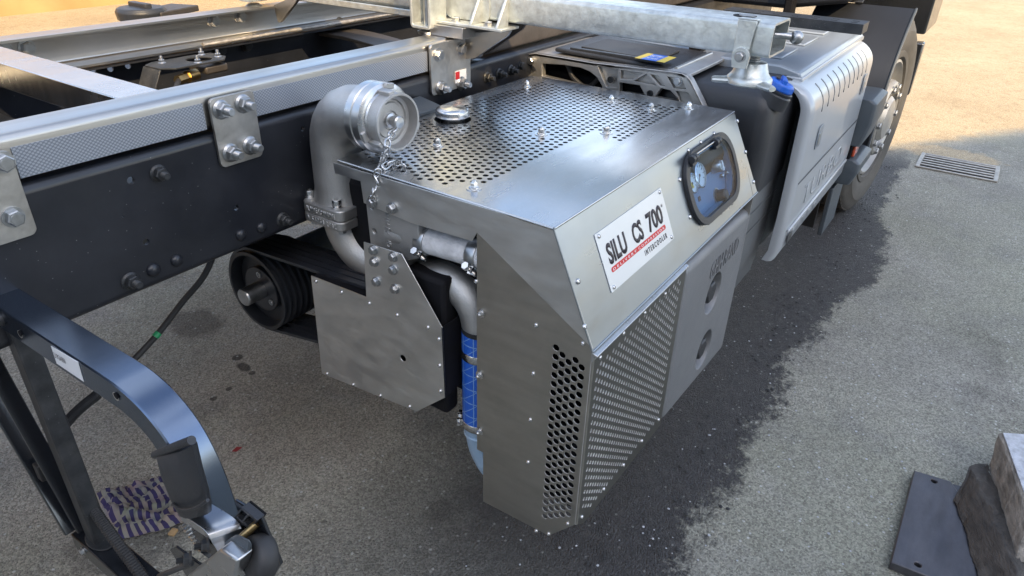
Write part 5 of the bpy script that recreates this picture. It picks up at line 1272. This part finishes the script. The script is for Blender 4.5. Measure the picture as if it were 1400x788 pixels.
for i, p in enumerate(path):
    t = (path[min(i+1, len(path)-1)]-path[max(i-1, 0)]).normalized(); nn = sd.cross(t).normalized()*.006
    rings.append([p-sd+nn, p+sd+nn, p+sd-nn, p-sd-nn])
lk.loft(rings); lk.build('fork', 'machined_alu', cl, .0025, 50)
b = MB(); s0_, s1_ = XP(256, 716, .330), XP(282, 752, .338); pts = []
dd_ = (s1_-s0_); uu, vv = perp(dd_)
for i in range(97): a = 2*math.pi*i/12; pts.append(s0_+dd_*(i/96)+(uu*math.cos(a)+vv*math.sin(a))*.0085)
b.tube(pts, .0013, 6); b.build('spring', 'machined_alu', cl, 0, 60)
MB().cyl(s0_, s1_, .004).build('spring_rod', 'zinc', cl)
# cheeks
for pts, xx, nm in ((((320, 684), (356, 706), (384, 772), (372, 790), (338, 800), (330, 720)), .352, 'outer_cheek'),):
    MB().prism([XP(x, y, xx) for x, y in pts], (.005, 0, 0)).build(nm, 'gloss_black', cl, .0015)
k_ = [XP(x, y, .345) for x, y in ((330, 694), (352, 712), (336, 738), (312, 718))]
# ribbed moulding seen from above
o_ = k_[0]; ux_ = (k_[1]-k_[0]); uy_ = (k_[3]-k_[0]); lx, ly = ux_.length, uy_.length
nz_ = ux_.cross(uy_).normalized()
if nz_.dot(CAM-o_) < 0: nz_ = -nz_
MB().sheet([(0, 0), (lx, 0), (lx, ly), (0, ly)], [rrect(.08*lx, .08*ly, .42*lx, .45*ly, .002, 2), rrect(.52*lx, .08*ly, .92*lx, .45*ly, .002, 2), circ(.33*lx, .72*ly, .16*lx, 14), rrect(.6*lx, .55*ly, .92*lx, .9*ly, .002, 2)],
           o_, ux_.normalized(), uy_.normalized(), -nz_*.012).build('ribbed_moulding', 'black_plastic', cl, .0006)
MB().prism([k_[0]-nz_*.013, k_[1]-nz_*.013, k_[2]-nz_*.013, k_[3]-nz_*.013], -nz_*.002).build('moulding_floor', 'deep_black', cl)
MB().cyl(XP(351, 716, .350), XP(326, 739, .326), .0052, seg=16).build('pivot_pin', 'brass', cl, 0, 50)
rc_ = XP(356, 762, .335); ra = (XP(370, 770, .350)-XP(345, 748, .320)).normalized()
ra = V((.85, -.25, -.35)).normalized()
MB().lathe([(.012, -.014), (.026, -.014), (.030, -.010), (.031, 0), (.030, .010), (.026, .014), (.012, .014)], rc_, ra, 32).build('roller', 'rubber', cl, 0, 50)
a = XP(308, 742, .328); c = XP(340, 752, .322)
b = MB(); b.loft([[XP(x, y, .318) for x, y in ((300, 746), (322, 728), (346, 740), (338, 775), (318, 765))], [XP(x, y, .335) for x, y in ((300, 750), (322, 734), (346, 746), (340, 800), (318, 775))]]); b.build('rubber_cap', 'grey_plastic', cl, .006, 60)
b = MB(); b.prism([XP(x, y, .300) for x, y in ((255, 788), (300, 752), (325, 768), (318, 800), (290, 830))], (.025, 0, 0)); b.build('alloy_block', 'machined_alu', cl, .004)
b = MB(); b.prism([XP(x, y, .322) for x, y in ((232, 752), (240, 748), (286, 782), (284, 800), (262, 800))], (.004, 0, 0)); b.prism([XP(x, y, .326) for x, y in ((262, 728), (270, 726), (304, 752), (298, 770))], (.004, 0, 0)); b.build('bracket', 'gloss_black', cl, .001)
inst('bolt', ME['nutb'], cl, XP(262, 764, .318), (-.8, .5, .2), .55); inst('bolt', ME['nutb'], cl, XP(286, 745, .322), (-.8, .5, .2), .5)
MB().cyl(XP(262, 770, .316), XP(218, 788, .300), .0045, seg=12).build('threaded_rod', 'dusty_black', cl)

# cable and corrugated conduit
cbl = thing('cable', 'black cable with green tape running into ribbed conduit behind the bent arm', 'cable', (.7, 1.4, .6))
pth = spline([V((.86, 1.36, .86)), P('y', 1.36, 285, 366), P('y', 1.40, 248, 415), P('y', 1.42, 213, 460), P('y', 1.43, 172, 503), P('y', 1.44, 132, 540)], 8)
MB().tube(pth, .0072, 12).build('sheath', 'rubber', cbl, 0, 60)
gt = [P('y', 1.415, 217, 455), P('y', 1.415, 212, 461)]
MB().cyl(gt[0], gt[1], .0082, seg=14).build('green_tape', 'green', cbl)
pth = spline([P('y', 1.44, 134, 539), P('y', 1.46, 105, 563), P('y', 1.47, 82, 590), P('y', 1.46, 72, 615), P('x', .375, 92, 645), P('x', .362, 118, 683), P('x', .356, 155, 735), P('x', .352, 205, 803)], 44)
MB().tube(pth, [.0105+(.0016 if i % 2 else 0) for i in range(len(pth))], 10).build('conduit', 'rubber', cbl, 0, 20)

# ================================================================== THINGS LYING ON THE GROUND
def cloth():
    c0 = P('z', 0, 185, 690); n = 46; b = MB(); uv = []
    a0, a1, a2 = P('z', 0, 130, 680), P('z', 0, 245, 648), P('z', 0, 160, 745)
    ux, uy = (a1-a0), (a2-a0)
    from mathutils import noise as N
    vs = []; 
    for j in range(n):
        for i in range(n):
            s, t = i/(n-1), j/(n-1)
            wob = V((N.noise(V((s*3, t*3, 1))), N.noise(V((s*3, t*3, 7))), 0))
            p = a0+ux*(s+wob.x*.07+.02*N.noise(V((t*7, s*2, 2))))+uy*(t+wob.y*.10+.02*N.noise(V((s*7, t*2, 4))))
            h = .012+.032*abs(N.noise(V((s*5+wob.x*2, t*4, 3))))+.022*abs(N.noise(V((s*11+wob.y*3, t*10, 5))))+.008*N.noise(V((s*26, t*24, 9)))
            edge = min(s, t, 1-s, 1-t); h *= min(1, edge*7+.15)
            vs.append((p.x, p.y, max(.002, h+.004)))
    fs = [(j*n+i, j*n+i+1, (j+1)*n+i+1, (j+1)*n+i) for j in range(n-1) for i in range(n-1)]
    me = bpy.data.meshes.new('crumpled_cloth'); me.from_pydata(vs, [], fs); ul = me.uv_layers.new(name='UVMap')
    from mathutils import noise as N2
    for l_ in me.loops:
        k = l_.vertex_index; s, t = (k % n)/(n-1), (k//n)/(n-1)
        ul.data[l_.index].uv = (s+.02*N.noise(V((s*3, t*3, 11))), t+.02*N.noise(V((s*3, t*3, 15))))
    for f in me.polygons: f.use_smooth = True
    me.materials.append(M['cloth']); o = bpy.data.objects.new('crumpled_cloth', me); COL.objects.link(o)
    so_ = o.modifiers.new('solid', 'SOLIDIFY'); so_.thickness = .002
    tag(o, 'crumpled cloth with purple and cream stripes lying on the asphalt', 'cloth')
cloth()
c = P('z', .004, 237, 729)
tag(MB().obox(c+V((0, 0, .003)), (.010, .004, 0), (-.003, .008, 0), (0, 0, .004)).build('cork_piece', 'beige_wood', None, .002), 'small tan scrap beside the striped cloth', 'debris')
c = P('z', .004, 323, 616)
tag(MB().prism([c+V((-.012, .006, 0)), c+V((.010, .010, 0)), c+V((.016, -.008, .003)), c+V((-.004, -.006, 0))], (0, 0, .003)).build('plastic_scrap', 'red_scrap', None, .001), 'tiny red plastic scrap on the asphalt', 'debris')
c = P('z', .004, 380, 566); b = MB()
for k in range(6):
    a = k*1.1; b.tube([c, c+V((.012*math.cos(a), .012*math.sin(a), .006)), c+V((.024*math.cos(a+.5), .020*math.sin(a+.5), .002))], [.004, .003, .001], 6)
tag(b.build('dry_twig', 'grey_wood'), 'small pale dry twig on the asphalt', 'twig')
def stone(x, y, r, nm='pebble'):
    c = P('z', 0, x, y); b = MB(); rings = []
    for k in range(5):
        a = math.pi*(k+.5)/5; rings.append([c+V((r*math.sin(a)*math.cos(t)*random.uniform(.8, 1.2), r*math.sin(a)*math.sin(t)*random.uniform(.8, 1.2), r*.5*(1-math.cos(a))*.8)) for t in [2*math.pi*i/8 for i in range(8)]])
    b.loft(rings); return b
b = MB()
for k in range(420):
    x = random.uniform(600, 1300); y = random.uniform(300, 780)
    p = P('z', 0, x, y)
    if p.y > .75 or random.random() < .3: continue
    r = random.choice((.0018, .0025, .003, .004)); q = stone(x, y, r); b.add(q.v, q.f)
o = b.build('loose_grit', 'frost'); o['kind'] = 'stuff'; o['label'] = 'pale loose grit scattered over the asphalt'; o['category'] = 'grit'
b = MB()
for k in range(260):
    x = random.gauss(0, 1); t = random.random(); p = V((1.0+4*t, .37+x*.06, 0))
    r = random.choice((.002, .003, .004, .006)); rings = []
    for kk in range(4):
        a = math.pi*(kk+.5)/4; rings.append([p+V((r*math.sin(a)*math.cos(u2)*random.uniform(.8, 1.2), r*math.sin(a)*math.sin(u2), r*.4*(1-math.cos(a)))) for u2 in [2*math.pi*i/7 for i in range(7)]])
    b.loft(rings)
o = b.build('dark_grit', 'rubber'); o['kind'] = 'stuff'; o['label'] = 'black crumbs along the edge of the damp strip'; o['category'] = 'grit'
# steel slab and timber blocks, lower right
def slab(pts, z0, z1, nm, m, label, cat, holes=(), bev=.003):
    b = MB(); P2 = [P('z', z1, x, y) for x, y in pts]
    b.sheet([(p.x, p.y) for p in P2], [circ(q.x, q.y, .008, 14) for q in [P('z', z1, *h) for h in holes]], (0, 0, z1), (1, 0, 0), (0, 1, 0), (0, 0, z0-z1))
    return tag(b.build(nm, m, None, bev), label, cat)
slab([(1250, 643), (1300, 658), (1340, 715), (1400, 830), (1266, 787), (1218, 768)], .002, .030, 'steel_slab', 'steel_slab', 'blue grey steel slab with two drilled holes lying on the asphalt', 'steel plate', [(1277, 658), (1255, 772)])
slab([(1302, 661), (1420, 690), (1480, 830), (1325, 820)], .002, .026, 'steel_slab', 'steel_slab', 'second steel slab partly under the dark timber block', 'steel plate')
def timber(nm, a, c, w_, h_, z, up, m, label):
    """beam from a to c (ground points)"""
    d2 = (c-a).normalized(); up = V(up).normalized(); s2 = d2.cross(up).normalized(); b = MB(); rings = []; n = 14
    from mathutils import noise as N
    for i in range(n+1):
        p = a.lerp(c, i/n)+V((0, 0, z)); ring = []
        for k, (q, r2) in enumerate(((-1, -1), (-.35, -1), (.35, -1), (1, -1), (1, -.3), (1, .3), (1, 1), (.35, 1), (-.35, 1), (-1, 1), (-1, .3), (-1, -.3))):
            e = N.noise(V((i*.7, k*1.3, z*9)))*.0045; s_ = .93 if abs(q) == 1 and abs(r2) == 1 else 1
            ring.append(p+s2*(q*w_/2*s_+e)+up*(r2*h_/2*s_+e))
        rings.append(ring)
    b.loft(rings); o = b.build(nm, m, None, .002, 50); return tag(o, label, 'timber')
def block(nm, ring0, ring1, m, label):
    from mathutils import noise as N
    b = MB(); n = 40; rings = []
    c0 = sum(ring0, V())/4
    for i in range(n+1):
        ring = []
        q = [a.lerp(c, i/n) for a, c in zip(ring0, ring1)]
        for k in range(4):
            for j in range(4):
                p = q[k].lerp(q[(k+1) % 4], (.04, .33, .66, .96)[j]); e = V((N.noise(p*22), N.noise(p*22+V((5, 0, 0))), N.noise(p*22+V((0, 5, 0)))))*.006+V((N.noise(p*90), N.noise(p*90+V((3, 1, 0))), N.noise(p*90+V((0, 3, 1)))))*.0035
                p = p+e; p.z = max(p.z, .003); ring.append(p)
        rings.append(ring)
    b.loft(rings); return tag(b.build(nm, m, None, .0015, 50), label, 'timber')
block('timber_block', [P('z', .032, 1303, 686), P('z', .085, 1327, 636), P('z', .078, 1351, 634), P('z', .032, 1345, 668)],
      [P('z', .032, 1345, 812), P('z', .085, 1398, 800), P('z', .078, 1408, 800), P('z', .032, 1420, 815)], 'wood', 'dark oily timber block lying across the steel slabs')
b_ = [P('z', .07, 1351, 636), P('z', .15, 1367, 591), P('z', .15, 1450, 600), P('z', .07, 1450, 640)]
c_ = [P('z', .07, 1386, 768), P('z', .15, 1408, 708), P('z', .15, 1500, 720), P('z', .07, 1500, 775)]
o = block('timber_block', b_, c_, 'grey_wood', 'pale weathered timber block leaning against the dark one')
tp_ = [b_[1].lerp(c_[1], .03), b_[1].lerp(c_[1], .97), c_[2], b_[2]]
fr_ = MB().prism([p+V((0.004, -.004, .002)) for p in tp_], (0, 0, .004)).build('frosted_top', 'frost', o, .001)
